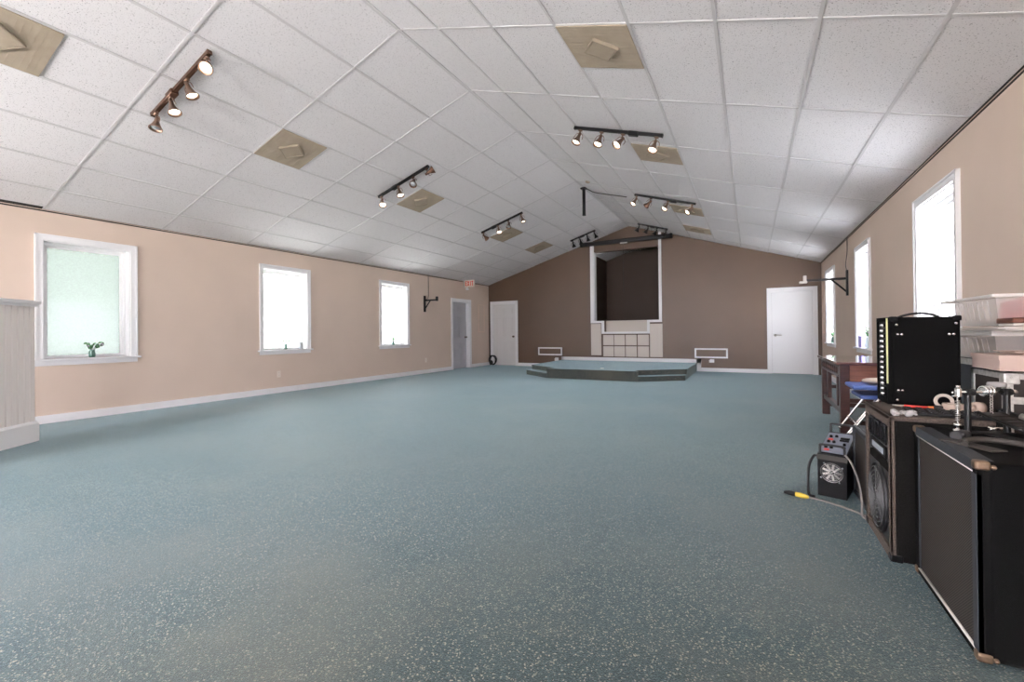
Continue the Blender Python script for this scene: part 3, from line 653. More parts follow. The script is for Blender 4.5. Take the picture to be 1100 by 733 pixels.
# ------------------------------------------------------------------ things on the window sills
def vase(name, label, loc, h, r, glass, plant, seed, spread=.07, ph=.10, flowers=0):
    rnd = random.Random(seed); root = thing(name, label, 'plant', loc)
    MB().lathe([(0, 0), (r*.85, 0), (r, h*.15), (r*1.02, h*.55), (r*.78, h*.85), (r*.85, h), (r*.78, h), (r*.70, h*.85), (r*.9, h*.5), (r*.85, .006), (0, .006)], n=18).build('jar', M[glass], root)
    st = MB(); lf = MB(); fl = MB()
    for k in range(plant):
        a = rnd.uniform(0, 2*math.pi); q = rnd.uniform(.3, 1)*spread; e = Vector((math.cos(a)*q*.6, math.sin(a)*q*1.3, h+ph*rnd.uniform(.4, 1)))
        st.tube(smooth_path([(0, 0, .012), (e.x*.15, e.y*.15, h), e], 4), .0035, 5)
        for j in range(3):
            t = .45+.25*j; c = Vector((e.x*t, e.y*t, h+(e.z-h)*t)); lf.ball(c+Vector((rnd.uniform(-.01, .01), rnd.uniform(-.015, .015), 0)), .009, .024, .014, 6, rot=Euler((rnd.uniform(-1, 1), rnd.uniform(-1, 1), rnd.uniform(0, 3))).to_matrix())
        if k < flowers: fl.ball(e, .014, .016, .014, 8)
    st.build('stem', M['twig'], root); lf.build('foliage', M['leaf'], root)
    if flowers: fl.build('blossom', M['flower'], root)
vase('sprig_jar', 'small green jar with a sprig on the nearest left window sill', (LX-.03, 2.53, WZ0+.001), .10, .034, 'vase', 8, 3, .12, .10, 3)
vase('sprig_jar', 'small green jar of dry twigs on the middle left window sill', (LX-.03, 5.33, WZ0+.001), .10, .028, 'vase', 9, 5, .13, .17, 5)
vase('potted_sprig', 'small green plant on the sill of the window by the bracket', (LX-.03, 8.19, WZ0+.001), .09, .035, 'vase', 10, 8, .09, .16, 2)
root = thing('cup', 'grey cup standing at the right end of the middle left sill', 'cup', (LX-.03, 5.64, WZ0+.001)); MB().lathe([(0, 0), (.035, 0), (.042, .01), (.045, .13), (.04, .13), (.037, .012), (0, .012)], n=18).build('body', M['cup'], root)
MB().torus((0, 0, .13), (0, 0, 1), .0425, .004, 18, 6).build('rim', M['white'], root)
vase('sprig_jar', 'clear glass jar of greenery beside the purple card, right wall sill', (RX+.02, 8.08, WZ0+.001), .15, .05, 'wglass', 10, 11, .10, .16, 2)
vase('potted_sprig', 'small plant on the farthest sill of the right wall', (RX+.02, 11.15, WZ0+.001), .12, .05, 'vase', 10, 14, .09, .12, 0)
root = thing('gift_bag', 'purple card bag on the sill above the wooden table', 'bag', (RX-.005, 8.40, WZ0+.001))
b = MB(); b.poly([(-.10, 0), (.10, 0), (.115, .17), (-.115, .17)], -.03, .03, 'x'); b.build('body', M['purple'], root)
b = MB(); b.tube(smooth_path([(0, -.04, .165), (0, -.035, .22), (0, .035, .22), (0, .04, .165)], 5), .003, 5); b.build('handle', M['white'], root)

# ------------------------------------------------------------------ wooden table and folding chairs
root = thing('wooden_table', 'dark red wooden table with polished top against the right wall', 'table', (1.12, 6.24, 0))
hx, hy = .355, .72
MB().rb(-hx, -hy, .712, hx, hy, .742, .008, 2).build('table_top', M['desktop'], root)
for sx in (-1, 1):
    for sy in (-1, 1):
        b = MB(); cx, cy = sx*(hx-.075), sy*(hy-.08); b.rb(cx-.04, cy-.04, 0, cx+.04, cy+.04, .712, .006, 1); b.build('leg', M['desk'], root)
b = MB(); b.box(-hx+.035, -hy+.12, .58, -hx+.055, hy-.12, .712)
for k in range(9):
    y = -.5+k*.125; b.torus((-hx+.035, y, .645), (1, 0, 0), .032, .008, 14, 6); b.ball((-hx+.035, y, .645), .010, .014, .014, 8)
b.box(-hx+.03, -hy+.12, .69, -hx+.036, hy-.12, .70); b.box(-hx+.03, -hy+.12, .59, -hx+.036, hy-.12, .60)
b.build('carved_apron', M['desk'], root)
b = MB(); b.box(hx-.06, -hy+.1, .6, hx-.04, hy-.1, .712); b.build('rear_apron', M['desk'], root)
for sy in (-1, 1):
    b = MB(); y = sy*(hy-.07); b.box(-hx+.11, y-.012, .50, hx-.11, y+.012, .695); b.box(-hx+.11, y-.018, .675, hx-.11, y+.018, .712); b.build('end_panel', M['deskl'], root)
    b = MB(); b.box(-hx+.11, y-.02, .33, hx-.11, y+.02, .37); b.build('stretcher', M['desk'], root)
    b = MB(); b.box(-hx+.11, y-.02, .10, hx-.11, y+.02, .15); b.build('stretcher', M['desk'], root)
b = MB(); b.box(-hx+.05, -hy+.12, .20, -hx+.10, hy-.12, .25); b.build('stretcher', M['desk'], root)
for y in (-.33, .33):
    b = MB(); b.box(-hx+.055, y-.025, .25, -hx+.095, y+.025, .59); b.build('upright', M['desk'], root)

def folding_chair(loc, rz, label):
    # faces local -x; the seat front edge is at local x = -.22
    root = thing('folding_chair', label, 'chair', loc, rz, 'nested folding chairs')
    b = MB(); b.rb(-.23, -.20, .435, .19, .20, .475, .019, 4); b.build('seat', M['blue'], root)
    b = MB(); b.rb(.255, -.20, .66, .285, .20, .86, .012, 3, T=None); b.build('backrest', M['blue'], root)
    for y in (-.215, .215):
        b = MB(); b.tube(smooth_path([(-.27, y, .012), (-.05, y, .36), (.06, y, .52), (.27, y, .88)], 6), .011, 8); b.ball((-.27, y, .013), .014, n=8); b.build('leg', M['chrome'], root)
        b = MB(); b.tube(smooth_path([(.24, y*.93, .012), (.12, y*.93, .25), (-.02, y*.93, .425)], 6), .011, 8); b.build('leg', M['chrome'], root)
    b = MB(); b.tube([(.27, -.215, .88), (.27, .215, .88)], .011, 8); b.tube([(.19, -.2, .115), (.19, .2, .115)], .008, 8); b.tube([(-.20, -.21, .125), (-.20, .21, .125)], .008, 8); b.build('crossbar', M['chrome'], root)
    return root
ch = folding_chair((1.045, 5.22, .085), 0, 'blue padded folding chair, upper one of the nested pair at the table')
ch2 = dup(ch, (1.10, 5.25, -.0), None, 'blue padded folding chair, lower one of the nested pair at the table')
o = MB().ball((0, 0, .028), .13, .11, .028, 20).build('cushion', M['creamp']); o.location = (1.05, 5.25, .561); tag(o, 'flat cream cushion lying on the upper blue folding chair', 'cushion')

# ------------------------------------------------------------------ sound equipment at the right
# large cabinet, nearest
root = thing('bass_cabinet', 'big black speaker cabinet with woven grille, nearest the camera', 'speaker', (.632, 1.95, 0))
cw, cd, chh = .61, .46, .645
b = MB(); b.rb(.022, 0, .012, cd, cw, chh, .014, 3); b.box(.0, 0, .012, .03, .035, chh); b.box(0, cw-.035, .012, .03, cw, chh); b.box(0, .035, .012, .03, cw-.035, .03); b.box(0, .035, chh-.035, .03, cw-.035, chh)
b.build('body', M['tolex'], root)
MB().box(.008, .035, .034, .024, cw-.035, chh-.038).build('grille', M['grille'], root)
b = MB(); b.cyl((.004, .03, .032), (.004, cw-.03, .032), .005, n=8); b.build('piping', M['piping'], root)
b = MB(); b.cyl((.004, .03, chh-.036), (.004, cw-.03, chh-.036), .005, n=8); b.build('piping', M['piping'], root)
b = MB(); b.cyl((.006, cw-.036, .03), (.006, cw-.036, chh-.036), .004, n=8); b.build('piping', M['tolexg'], root)
b = MB(); b.box(-.002, .03, chh-.033, .05, cw-.02, chh+.002); b.box(-.002, .0, .04, .012, .034, chh-.04); b.build('edge_strip', M['tolexg'], root)
for y in (0, cw):
    for z in (.012, chh):
        s = 1 if y == 0 else -1; t = 1 if z < .1 else -1
        b = MB(); b.rb(-.006, min(y-s*.005, y+s*.030), min(z-t*.005, z+t*.026), .034, max(y-s*.005, y+s*.030), max(z-t*.005, z+t*.026), .009, 3)
        b.lathe([(0, .010), (.006, .008), (.008, 0)], (.038, y-s*.002, z+t*.012), (0, -s, 0), 10); b.build('corner', M['rust'], root)
for x in (.05, cd-.05):
    for y in (.06, cw-.06):
        b = MB(); b.cyl((x, y, 0), (x, y, .014), .018, n=10); b.build('foot', M['rubber'], root)

# carpeted speaker
root = thing('stage_speaker', 'grey carpet covered speaker with round woofer beside the big black cabinet', 'speaker', (.56, 2.62, 0))
w, d, h = .49, .40, .672
b = MB(); b.rb(.018, 0, .004, d, w, h-.02, .008, 2); b.build('body', M['scarpetd'], root)
b = MB(); b.box(0, 0, .004, .018, .032, h); b.box(0, w-.032, .004, .018, w, h); b.box(0, .032, h-.05, .018, w-.032, h); b.box(0, .032, .004, .018, w-.032, .05)
b.rb(.0, 0, h-.022, d, w, h, .005, 1); b.box(-.004, .0, .045, .006, .012, h-.01); b.build('carpet_rim', M['scarpet'], root)
b = MB(); b.box(.012, .032, .05, .02, w-.032, h-.05); b.build('baffle', M['dgrey'], root)
b = MB(); b.poly([(-.19, .0), (.19, 0), (.19, .03), (.12, .05), (-.12, .05), (-.19, .03)], .008, .013, 'x', T=Matrix.Translation((0, w/2, .395))); b.build('trim_arch', M['scarpetd'], root)
for y in (.12, .245, .37):
    b = MB()
    for q in ((-.045, .045, .035, .045), (-.045, .045, -.045, -.035), (-.045, -.035, -.035, .035), (.035, .045, -.035, .035)): b.box(.0, y+q[0], .565+q[2], .014, y+q[1], .565+q[3])
    b.poly([(y-.035, .53), (y+.035, .53), (y+.035, .60), (y-.035, .60)], .0125, .0145, 'x', mi=1); b.poly([(y-.02, .545), (y+.02, .545), (y+.02, .585), (y-.02, .585)], .009, .0126, 'x', mi=0); b.build('tweeter', [M['plast'], M['hornp']], root)
b = MB(); b.rb(.004, .10, .445, .014, .39, .505, .004, 1); b.build('horn', M['plast'], root)
b = MB(); b.rb(.001, .14, .46, .006, .35, .49, .002, 1); b.build('horn_mouth', M['hornp'], root)
wo = MB(); wo.lathe([(.165, .014), (.172, .004), (.16, -.004), (.15, .004), (.14, .014)], (.012, w/2, .225), (-1, 0, 0), 36); wo.lathe([(.15, .006), (.09, -.006+.012), (.05, .002), (0, .004)], (.012, w/2, .225), (-1, 0, 0), 36, mi=0)
wobj = wo.build('woofer', M['dgrey'], root)
b = MB()
for k in range(7): b.torus((-.006, w/2, .225), (1, 0, 0), .02+.021*k, .003, 32, 6)
for a in range(4): b.cyl((-.005, w/2-.15*math.cos(a*math.pi/4), .225-.15*math.sin(a*math.pi/4)), (-.005, w/2+.15*math.cos(a*math.pi/4), .225+.15*math.sin(a*math.pi/4)), .003, n=6)
b.build('woofer_grille', M['midmetal'], wobj)
for y in (0, w):
    b = MB(); s = 1 if y == 0 else -1; b.rb(-.004, min(y-s*.004, y+s*.04), 0, .045, max(y-s*.004, y+s*.04), .035, .008, 2); b.build('corner', M['plast'], root)
# small combo behind it
root = thing('combo_amp', 'small dark combo amplifier between carpeted speaker and box with fan', 'amplifier', (.585, 3.22, 0))
w, d, h = .38, .24, .45
b = MB(); b.rb(.012, 0, .01, d, w, h, .012, 3); b.build('body', M['tolex'], root)
b = MB()
for q in ((0, .03, .01, h), (w-.03, w, .01, h), (.03, w-.03, h-.03, h), (.03, w-.03, .01, .04)): b.rb(-.004, q[0], q[2], .02, q[1], q[3], .006, 2)
b.build('front_frame', M['tolexg'], root)
MB().box(.004, .028, .035, .014, w-.028, h-.028).build('grille', M['grille'], root)
MB().box(.02, .01, h-.002, d-.01, w-.01, h+.002).build('top_cover', M['tolexg'], root)
b = MB(); b.tube(smooth_path([(d/2, w/2-.09, h), (d/2, w/2-.06, h+.025), (d/2, w/2+.06, h+.025), (d/2, w/2+.09, h)], 5), .008, 8); b.build('handle', M['rubber'], root)
for x in (.04, d-.04):
    for y in (.04, w-.04): MB().cyl((x, y, 0), (x, y, .012), .014, n=10).build('foot', M['rubber'], root)

# powered box with a fan
root = thing('power_mixer', 'black amplifier box with side fan and sloping control panel on the carpet', 'amplifier', (.373, 3.455, 0), R_(-16))
w, L = .152, .42; zn, zf = .275, .345
b = MB(); b.poly([(0, .006), (L, .006), (L, zf), (0, zn)], 0, w, 'x'); b.build('body', M['plast'], root)
b = MB(); up = Matrix.Translation((0, 0, zn)) @ Matrix.Rotation(math.atan2(zf-zn, L), 4, 'X')
b.rb(.004, .03, 0, w-.004, L-.03, .008, .003, 1, T=up); cp = b.build('control_panel', M['panel'], root)
kb = MB()
for (x, y, r) in ((.03, .10, .009), (.06, .10, .009), (.03, .20, .009), (.06, .20, .009), (.03, .30, .009), (.06, .31, .009), (.12, .12, .008), (.12, .17, .008)): kb.lathe([(0, .022), (r*.8, .022), (r, .018), (r*1.1, .008), (0, .008)], up @ Vector((x, y, 0)), up.to_3x3() @ Vector((0, 0, 1)), 10)
kb.build('knobs', M['plast'], cp)
for (x, y) in ((.04, .06), (.035, .25)):
    b = MB(); b.rb(x-.014, y-.012, .008, x+.014, y+.012, .014, .002, 1, T=up); b.build('red_button', M['red'], cp)
for (y0) in (.235, .275):
    b = MB(); b.rb(.085, y0, .008, .135, y0+.022, .016, .002, 1, T=up); b.build('switch', M['plast'], cp)
for (y, z) in ((.012, zn), (L-.012, zf)):
    b = MB(); b.tube(smooth_path([(.012, y, z-.005), (.012, y, z+.045), (.022, y, z+.058), (w-.022, y, z+.058), (w-.012, y, z+.045), (w-.012, y, z-.005)], 4), .007, 8); b.build('handle', M['dgrey'], root)
b = MB(); b.box(-.004, -.004, zn-.035, w+.004, .03, zn-.005); b.build('end_trim', M['hose'], root)
fz = .165
b = MB(); b.lathe([(0, .003), (.055, .003), (.058, .006), (.06, .0)], (w/2, 0, fz), (0, -1, 0), 28)
for k in range(9): b.box(.012, -.003, -.007, .052, -.006, .007, 1, T=Matrix.Translation((w/2, 0, fz)) @ Matrix.Rotation(k*2*math.pi/9, 4, 'Y') @ Matrix.Rotation(.5, 4, 'X'))
fan = b.build('fan', [M['dgrey'], M['steel']], root)
b = MB()
for r in (.02, .035, .05, .060): b.torus((w/2, -.010, fz), (0, 1, 0), r, .0015, 24, 5)
for a in (R_(35), R_(125)): b.cyl((w/2-.07*math.cos(a), -.010, fz-.07*math.sin(a)), (w/2+.07*math.cos(a), -.010, fz+.07*math.sin(a)), .003, n=6)
for a in (R_(35), R_(125), R_(215), R_(305)): b.cyl((w/2+.068*math.cos(a), 0, fz+.068*math.sin(a)), (w/2+.068*math.cos(a), -.013, fz+.068*math.sin(a)), .005, n=8)
b.build('fan_guard', M['chrome'], fan)
for x in (.02, w-.02):
    for y in (.03, L-.03): MB().cyl((x, y, 0), (x, y, .008), .012, n=8).build('foot', M['rubber'], root)
tag(MB().tube(smooth_path([(.366, 3.462, .258), (.35, 3.455, .25), (.325, 3.44, .19), (.318, 3.43, .08), (.322, 3.42, .012), (.35, 3.40, .009)], 6), .008, 8).build('black_cable', M['rubber']), 'black cable looping from box with fan down to the carpet', 'cable')
tag(MB().tube(smooth_path([(.505, 3.36, .30), (.53, 3.32, .26), (.552, 3.26, .17), (.555, 3.20, .08), (.55, 3.16, .012), (.57, 3.12, .009)], 6), .006, 8).build('grey_cable', M['greyc']), 'grey cable curving from box with fan beside the carpeted speaker', 'cable')
root = thing('extension_lead', 'power cord with yellow plug lying on the carpet before the fan', 'cord', (.30, 3.36, 0))
b = MB(); b.tube(smooth_path([(0, 0, .012), (.06, -.01, .008), (.14, -.06, .008), (.22, -.13, .008), (.27, -.19, .008)], 6), .006, 8); b.build('cord', M['greyc'], root)
b = MB(); b.tube([(-.055, .018, .013), (-.03, .01, .014), (0, 0, .012), (.015, 0, .010)], [.014, .016, .013, .007], 10); b.build('yellow_plug', M['yellow'], root)
b = MB(); b.tube([(-.115, .04, .011), (-.09, .03, .013), (-.055, .018, .013)], [.009, .014, .014], 10); b.build('black_plug', M['rubber'], root)
tag(MB().ball((0, 0, .10), .10, .10, .12, 14).ball((.05, .08, .07), .10, .09, .10, 12).ball((-.01, .05, .2), .06, .08, .07, 12).build('cloth_bag', M['tanbag']), 'tan cloth bundle behind the small dark combo amplifier', 'bag').location = (.74, 3.76, .0)
bpy.data.objects['cloth_bag'].scale = (1, 1, 1.35)

# combo amp standing on its end on the carpeted speaker
root = thing('guitar_amplifier', 'black amplifier standing on end atop the grey carpeted speaker', 'amplifier', (.632, 2.985, .673), R_(.5))
w, d, h = .288, .205, .462
b = MB(); b.rb(.018, 0, .006, w, d, h, .010, 3); b.build('body', M['tolex'], root)
b = MB(); b.box(.0, .0, .006, .02, .028, h); b.box(0, d-.02, .006, .02, d, h); b.box(0, .028, h-.02, .02, d-.02, h); b.box(0, .028, .006, .02, d-.02, .03); b.build('front_rim', M['tolex'], root)
b = MB(); b.box(-.002, -.002, .115, .004, .007, h-.004); b.build('yellow_trim', M['yel'], root)
MB().box(.006, .028, .03, .02, d-.02, h-.02).build('control_panel', M['plast'], root)
for k in range(14):
    z = .055+k*.028; b = MB(); b.lathe([(0, .026), (.007, .026), (.010, .018), (.011, 0), (0, 0)], (.008, .05, z), (-1, 0, 0), 12); b.build('knob', M['chrome'], root)
for (x, z) in ((.045, .08), (.255, .08), (.045, h-.09), (.245, h-.09), (.04, .03), (.04, h-.04), (.27, h-.035)):
    b = MB(); b.lathe([(0, .005), (.005, .004), (.007, 0)], (x, 0, z), (0, -1, 0), 10)
    if abs(z-.08) < .01 or abs(z-(h-.09)) < .01: b.lathe([(0, .005), (.005, .004), (.007, 0)], (x+.016, 0, z), (0, -1, 0), 10)
    b.build('screw', M['chrome'], root)
b = MB(); b.tube(smooth_path([(.07, d/2, h), (.10, d/2, h+.012), (.16, d/2, h+.022), (.21, d/2, h+.012), (.235, d/2, h)], 6), .006, 8); b.build('handle', M['rubber'], root)
for x in (.012, w-.03):
    b = MB(); b.rb(x, -.004, h-.022, x+.034, .03, h+.004, .006, 2); b.build('corner', M['plast'], root)
for (x, y) in ((.04, .03), (w-.03, .03), (.04, d-.03), (w-.03, d-.03)): MB().cyl((x, y, 0), (x, y, .008), .01, n=8).build('foot', M['rubber'], root)

# road cases and bins along the wall
def road_case(loc, size, label, body, rivets=True):
    sx, sy, sz = size; root = thing('road_case', label, 'case', loc)
    MB().box(.006, .006, .006, sx-.006, sy-.006, sz-.006).build('body', body, root)
    b = MB(); t = .028
    for z0 in (0, sz-t):
        b.box(0, 0, z0, sx, .008, z0+t); b.box(0, sy-.008, z0, sx, sy, z0+t); b.box(0, 0, z0, .008, sy, z0+t); b.box(sx-.008, 0, z0, sx, sy, z0+t)
    for x0 in (0, sx-t):
        for y0 in (0, sy-.008): b.box(x0, y0, 0, x0+t, y0+.008, sz)
    for x0 in (0, sx-.008):
        for y0 in (0, sy-t): b.box(x0, y0, 0, x0+.008, y0+t, sz)
    b.box(0, 0, sz-.004, sx, t, sz); b.box(0, sy-t, sz-.004, sx, sy, sz); b.box(0, 0, sz-.004, t, sy, sz); b.box(sx-t, 0, sz-.004, sx, sy, sz)
    b.build('edge_trim', M['alu'], root)
    for x in (0, sx):
        for z in (.0, sz):
            b = MB(); b.rb(min(x-.003, x+(.05 if x == 0 else -.05)), -.004, min(z, z+(.05 if z == 0 else -.05)), max(x+.003, x+(.05 if x == 0 else -.05)), .045, max(z, z+(.05 if z == 0 else -.05)), .006, 2); b.ball((x+(.02 if x == 0 else -.02), -.004, z+(.02 if z == 0 else -.02)), .005, n=8); b.build('corner', M['alu'], root)
    b = MB()
    for k in range(int(sx/.06)): b.ball((.03+.06*k, -.001, sz-.014), .0035, n=6)
    for k in range(int(sz/.06)): b.ball((.014, -.001, .03+.06*k), .0035, n=6)
    b.build('rivets', M['steel'], root)
    return root
road_case((1.04, 3.10, 0), (.43, .75, .905), 'navy road case with silver edging under the clear bins', M['navy'])
rc = road_case((.985, 2.75, 0), (.48, .335, .875), 'brown black road case with silver corners at the right edge', M['bcase'])
b = MB(); b.box(.0, -.008, .74, .45, -.002, .77); b.build('lid_band', M['alu'], rc)
b = MB(); b.rb(.06, -.016, .70, .14, -.004, .80, .006, 2); b.build('latch', M['alu'], rc)
def bin_(loc, size, label, lid):
    sx, sy, sz = size; root = thing('storage_bin', label, 'bin', loc); t = .006; tp = .03
    b = MB()
    lo = [(tp, tp), (sx-tp, tp), (sx-tp, sy-tp), (tp, sy-tp)]; hi = [(0.012, .012), (sx-.012, .012), (sx-.012, sy-.012), (.012, sy-.012)]
    v = [(x, y, 0) for x, y in lo]+[(x, y, sz-.012) for x, y in hi]
    b.add(v, [(0,3,2,1), (0,1,5,4), (1,2,6,5), (2,3,7,6), (3,0,4,7)])
    for k in range(9):
        y = .10+k*(sy-.2)/8; b.cyl((tp-.004, y, .03), (.012, y, sz-.03), .003, n=6)
    b.build('tub', M['bin'], root)
    b = MB()
    for q in ((-.006, -.006, sx+.006, .014), (-.006, sy-.014, sx+.006, sy+.006), (-.006, .014, .014, sy-.014), (sx-.014, .014, sx+.006, sy-.014)): b.rb(q[0], q[1], sz-.018, q[2], q[3], sz, .004, 1)
    b.build('rim', M['binlid'], root)
    if lid: MB().rb(-.008, -.008, sz, sx+.008, sy+.008, sz+.010, .004, 1).build('lid', M['binlid'], root)
    return root
bin_((1.07, 3.10, .906), (.41, .68, .145), 'clear storage bin on the navy case, lower one with papers', True)
bin_((1.075, 3.10, 1.085), (.405, .68, .16), 'clear storage bin with red cable, topmost of the stack', False)
# contents
o = MB(); 
for k in range(7): o.torus((.006*math.sin(k*2.1), .01*math.cos(k*1.7), .016+.013*k), (.12*math.sin(k*1.3), .1*math.cos(k), 1), .10+.012*math.sin(k*2.2), .010, 28, 8)
o.tube(smooth_path([(-.12, -.02, .06), (-.10, -.06, .10), (.02, -.10, .135), (.12, -.05, .12), (.13, .03, .06)], 6), .009, 8)
o = o.build('red_cable', M['redc']); o.location = (1.27, 3.25, 1.093); tag(o, 'coiled red cable inside the topmost clear bin', 'cable')
def stack_paper(loc, rz, w, l, n, label, m, name='papers'):
    b = MB(); rnd = random.Random(n*7+3)
    for k in range(n): b.box(-w/2, -l/2, k*.0045, w/2, l/2, k*.0045+.003, T=Matrix.Translation((rnd.uniform(-.02, .02), rnd.uniform(-.02, .02), 0)) @ Matrix.Rotation(rnd.uniform(-.1, .1), 4, 'Z'))
    o = b.build(name, m); o.location = loc; o.rotation_euler = (0, 0, rz); tag(o, label, name.split('_')[-1])
stack_paper((1.30, 3.62, 1.088), .1, .22, .22, 6, 'loose papers lying in the topmost clear bin', M['paper'])
stack_paper((1.255, 3.28, 1.0625), 0, .36, .70, 4, 'sheaf of papers sandwiched between the two clear bins', M['paper'])
stack_paper((1.29, 3.33, .909), .3, .26, .22, 5, 'blue grey folders inside the lower clear bin', M['bluep'], 'folders')
o = MB().ball((0, 0, .05), .13, .10, .05, 16).ball((.05, .09, .04), .10, .09, .04, 14).build('peach_cloth', M['peach']); o.location = (1.27, 3.58, .909); tag(o, 'peach cloth folded inside the lower clear bin', 'cloth')
root = thing('cardboard_box', 'pale cardboard box lying on the brown black road case', 'box', (.985, 2.79, .880))
b = MB(); b.box(0, 0, 0, .44, .28, .066); b.build('body', M['card'], root); b = MB(); b.box(-.004, -.004, .05, .444, .284, .070); b.build('lid', M['card'], root)
stack_paper((1.24, 2.93, .952), .05, .34, .22, 3, 'tan folders lying flat on the pale cardboard box', M['card'], 'folders')
root = thing('brown_box', 'flat brown box on papers in front of the topmost clear bin', 'box', (1.085, 2.935, 1.083))
b = MB(); b.rb(0, 0, 0, .30, .15, .012, .004, 1); b.build('body', M['paper'], root)
b = MB(); b.rb(-.005, -.005, .012, .305, .155, .038, .004, 1); b.build('lid', M['bookb'], root)

# ------------------------------------------------------------------ clutter on top of the speakers
zc, zp = .647, .6725
root = thing('drum_pedal', 'black and chrome bass drum pedal on top of the black cabinet', 'pedal', (.745, 2.415, zc), R_(28))
# local x along the axle, local -y towards the player's foot
b = MB(); b.rb(-.03, -.02, 0, .20, .03, .008, .003, 1); b.box(.06, -.26, 0, .13, .02, .006); b.build('base_plate', M['plast'], root)
for x in (.022, .178):
    b = MB(); b.rb(x-.009, -.008, .006, x+.009, .012, .178, .004, 1); b.build('post', M['black'], root)
b = MB(); b.cyl((-.02, 0, .17), (.215, 0, .17), .006, n=12); b.lathe([(0, 0), (.009, 0), (.009, .02), (.005, .028), (0, .028)], (.19, 0, .17), (1, 0, 0), 10); b.build('axle', M['chrome'], root)
for x in (.027, .176):
    b = MB(); b.cyl((x-.016, 0, .17), (x+.016, 0, .17), .0135, n=14); b.build('bearing', M['rubber'], root)
b = MB()
for x in (.083, .096, .109): b.torus((x, 0, .174), (1, 0, 0), .018, .0045, 20, 8)
b.cyl((.078, 0, .172), (.114, 0, .172), .015, n=14); b.build('cam', M['chrome'], root)
b = MB()
for k in range(9): b.torus((.096, -.018, .160-.010*k), (1, 0, 0) if k % 2 else (0, 1, 0), .005, .0016, 10, 5)
b.build('chain', M['steel'], root)
b = MB(); b.rb(-.026, -.010, .150, -.008, .010, .188, .004, 1); b.cyl((-.017, 0, .185), (-.017, 0, .198), .007, n=8); b.cyl((-.040, 0, .155), (-.012, 0, .155), .004, n=6); b.build('spring_lever', M['chrome'], root)
b = MB(); b.tube([(-.02+.0075*math.cos(k*.9), .0075*math.sin(k*.9), .055+.0012*k) for k in range(70)], .0022, 5); b.cyl((-.02, 0, .012), (-.02, 0, .155), .003, n=6); b.build('spring', M['chrome'], root)
b = MB(); b.lathe([(0, .008), (.015, .008), (.015, .022), (.005, .024), (.005, .032), (.013, .034), (.013, .046), (0, .046)], (-.02, 0, 0), (0, 0, 1), 12); b.build('spring_nut', M['chrome'], root)
b = MB(); T = Matrix.Translation((.096, -.015, .085)) @ Matrix.Rotation(R_(15), 4, 'X'); b.rb(-.042, -.28, -.004, .042, .01, .005, .004, 1, T=T)
for k in range(9): b.box(-.034, -.26+k*.028, .005, .034, -.245+k*.028, .008, T=T)
for x in (-.042, .042): b.cyl((x, -.28, .004), (x, .01, .004), .006, n=8, T=T)
b.build('footboard', M['black'], root)
b = MB(); b.cyl((.115, 0, .172), (.150, .012, .196), .004, n=8); b.lathe([(0, 0), (.026, 0), (.029, .005), (.029, .014), (.025, .020), (0, .022)], (.152, .014, .188), (.05, .05, 1), 20); b.build('beater', M['felt'], root)
root = thing('pedal_link', 'black connecting rod lying behind the bass drum pedal at the right', 'rod', (.99, 2.50, zc), R_(-52))
b = MB(); b.tube([(-.13, .03, .075), (.02, .02, .045), (.16, 0, .016)], .009, 8); b.build('rod', M['black'], root)
b = MB(); b.cyl((-.07, .027, .064), (-.02, .024, .054), .013, n=12); b.build('sleeve', M['steel'], root)
b = MB(); b.rb(.12, -.03, 0, .18, .03, .03, .006, 2); b.build('clamp', M['plast'], root)
b = MB(); b.rb(-.145, .01, 0, -.115, .05, .085, .006, 2); b.build('stand', M['plast'], root)
tag(MB().tube(smooth_path([(.672, 2.165, zc+.013), (.685, 2.20, zc+.018), (.74, 2.225, zc+.022), (.81, 2.215, zc+.02), (.87, 2.17, zc+.016), (.93, 2.10, zc+.014)], 6), [.010]*31, 10).build('rubber_hose', M['hose']), 'thick grey brown cable end on the black cabinet top', 'cable')
def small(name, label, cat, mb, m, loc, rz=0):
    o = mb.build(name, m); o.location = loc; o.rotation_euler = (0, 0, rz); return tag(o, label, cat)
small('silver_clamp', 'small silver clamp beside the pedal base on the cabinet', 'clamp', MB().rb(-.025, -.018, 0, .025, .018, .022, .006, 2).cyl((-.03, 0, .012), (.04, 0, .012), .006, n=8), M['chrome'], (.885, 2.535, zc), .4)
small('metal_fitting', 'pale metal fitting near the right edge of the cabinet top', 'fitting', MB().rb(-.05, -.014, 0, .05, .014, .010, .004, 2).cyl((.03, 0, 0), (.03, 0, .014), .016, n=12), M['alu'], (.985, 2.235, zc), -.4)
small('metal_fitting', 'small brassy fitting between the rods on the cabinet top', 'fitting', MB().rb(-.03, -.012, 0, .03, .012, .012, .004, 2).ball((.0, 0, .014), .012, n=10), M['steel'], (1.05, 2.36, zc), .3)
small('knob_block', 'round dark knob lying at the pedal base', 'knob', MB().cyl((-.03, 0, .018), (.03, 0, .018), .018, n=14).rb(.03, -.012, .004, .06, .012, .03, .004, 1), M['dgrey'], (.70, 2.30, zc), .9)
small('brown_plate', 'thin brown plate lying under the knob on the cabinet', 'plate', MB().rb(-.09, -.03, 0, .09, .03, .006, .002, 1), M['hose'], (.70, 2.20, zc), -1.0)
root = thing('ribbed_strip', 'black ribbed rubber strip across the near edge of the carpeted speaker', 'strip', (.765, 2.76, zp), R_(-8))
b = MB(); b.rb(-.12, -.09, 0, .22, .09, .012, .004, 1); b.build('base', M['rubber'], root)
b = MB()
for k in range(4):
    for j in range(8): b.rb(-.11+.04*j, -.08+.042*k, .011, -.085+.04*j, -.055+.042*k, .019, .003, 1)
b.build('ribs', M['dgrey'], root)
root = thing('marker_pen', 'red and orange pen lying before the standing amplifier', 'pen', (.70, 2.93, zp+.008), R_(-12))
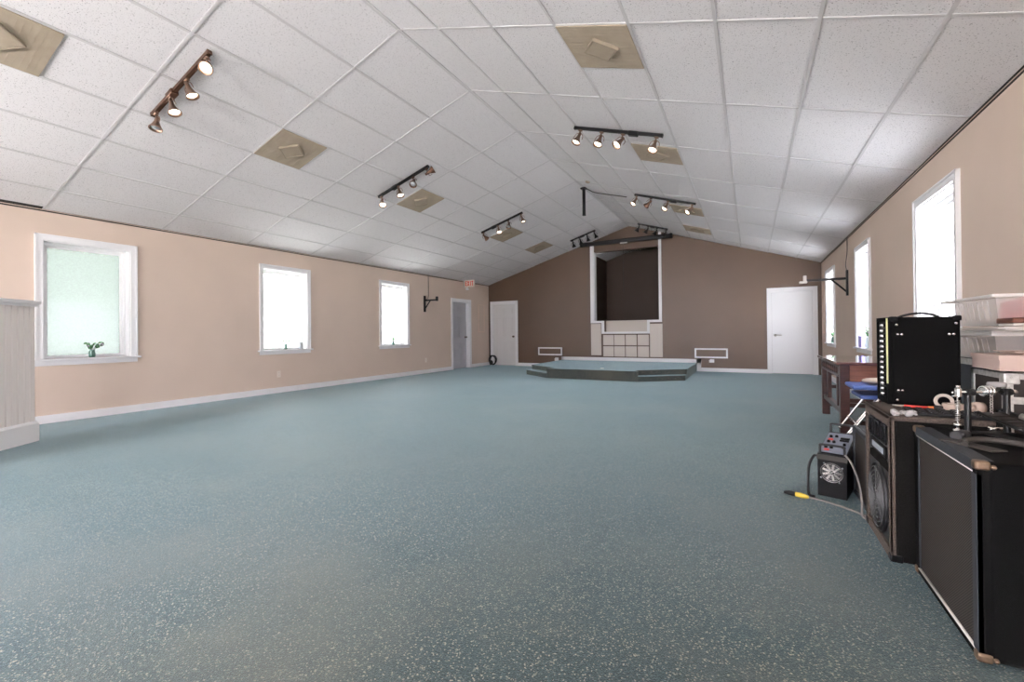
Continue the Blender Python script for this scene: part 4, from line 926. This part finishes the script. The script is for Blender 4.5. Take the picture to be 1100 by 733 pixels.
MB().cyl((-.015, 0, 0), (.075, 0, 0), .007, n=12).build('barrel', M['red'], root)
MB().cyl((-.06, 0, 0), (-.015, 0, 0), .003, .006, n=10).build('tip', M['steel'], root)
MB().cyl((.075, 0, 0), (.10, 0, 0), .008, n=12).build('cap', M['orange'], root)
MB().rb(.095, -.015, -.007, .14, .012, .014, .004, 1).build('clip', M['rubber'], root)
small('tape_roll', 'cream tape ring standing upright before the amplifier', 'tape', MB().torus((0, 0, .038), (.25, 1, 0), .030, .008, 28, 10), M['tapec'], (.845, 2.96, zp), 0)
root = thing('clear_tape', 'roll of clear tape lying on the carpeted speaker by the pedal', 'tape', (.865, 2.90, zp), 0)
MB().lathe([(.026, 0), (.042, 0), (.044, .006), (.044, .030), (.042, .036), (.026, .036), (.026, 0)], n=28).build('roll', M['tapel'], root)
MB().lathe([(.022, .001), (.0255, .001), (.0255, .035), (.022, .035), (.022, .001)], n=24).build('core', M['tapec'], root)
small('tape_core', 'small clear tape core beside the larger clear tape roll', 'tape', MB().lathe([(.012, 0), (.026, 0), (.028, .02), (.026, .04), (.012, .04), (.012, 0)], (0, 0, .028), (.9, .4, 0), 20), M['tapel'], (.915, 2.85, zp), 0)
rnd = random.Random(4); b = MB()
for k in range(9): b.ball((rnd.uniform(-.04, .04), rnd.uniform(-.025, .025), .012+rnd.uniform(0, .008)), rnd.uniform(.012, .028), rnd.uniform(.008, .018), rnd.uniform(.006, .012), 7, rot=Euler((rnd.uniform(-1, 1), rnd.uniform(-1, 1), rnd.uniform(-1, 1))).to_matrix())
small('plastic_wrap', 'crumpled clear plastic wrap at the near corner of the carpeted speaker', 'wrap', b, M['bin'], (.612, 2.652, zp))

# ------------------------------------------------------------------ outside the windows
def tree(x, y, h, r, seed, label):
    rnd = random.Random(seed); root = thing('tree', label, 'tree', (x, y, -.45))
    MB().cyl((0, 0, -2), (0, 0, h*.6), .16, .09, n=10).build('trunk', M['bark'], root)
    b = MB()
    for k in range(16):
        a = rnd.uniform(0, 6.28); q = rnd.uniform(.1, .75)*r; b.ball((q*math.cos(a), q*math.sin(a), h*.45+rnd.uniform(0, .5)*h), r*rnd.uniform(.35, .55), r*rnd.uniform(.35, .55), r*rnd.uniform(.3, .5), 12)
    b.build('crown', M['crown'], root)
tree(-13.0, 5.7, 6.8, 2.8, 1, 'green tree seen blurred through the nearest frosted window')
tree(-19.0, 13.5, 6.8, 2.6, 2, 'green tree seen blurred through the middle frosted window')
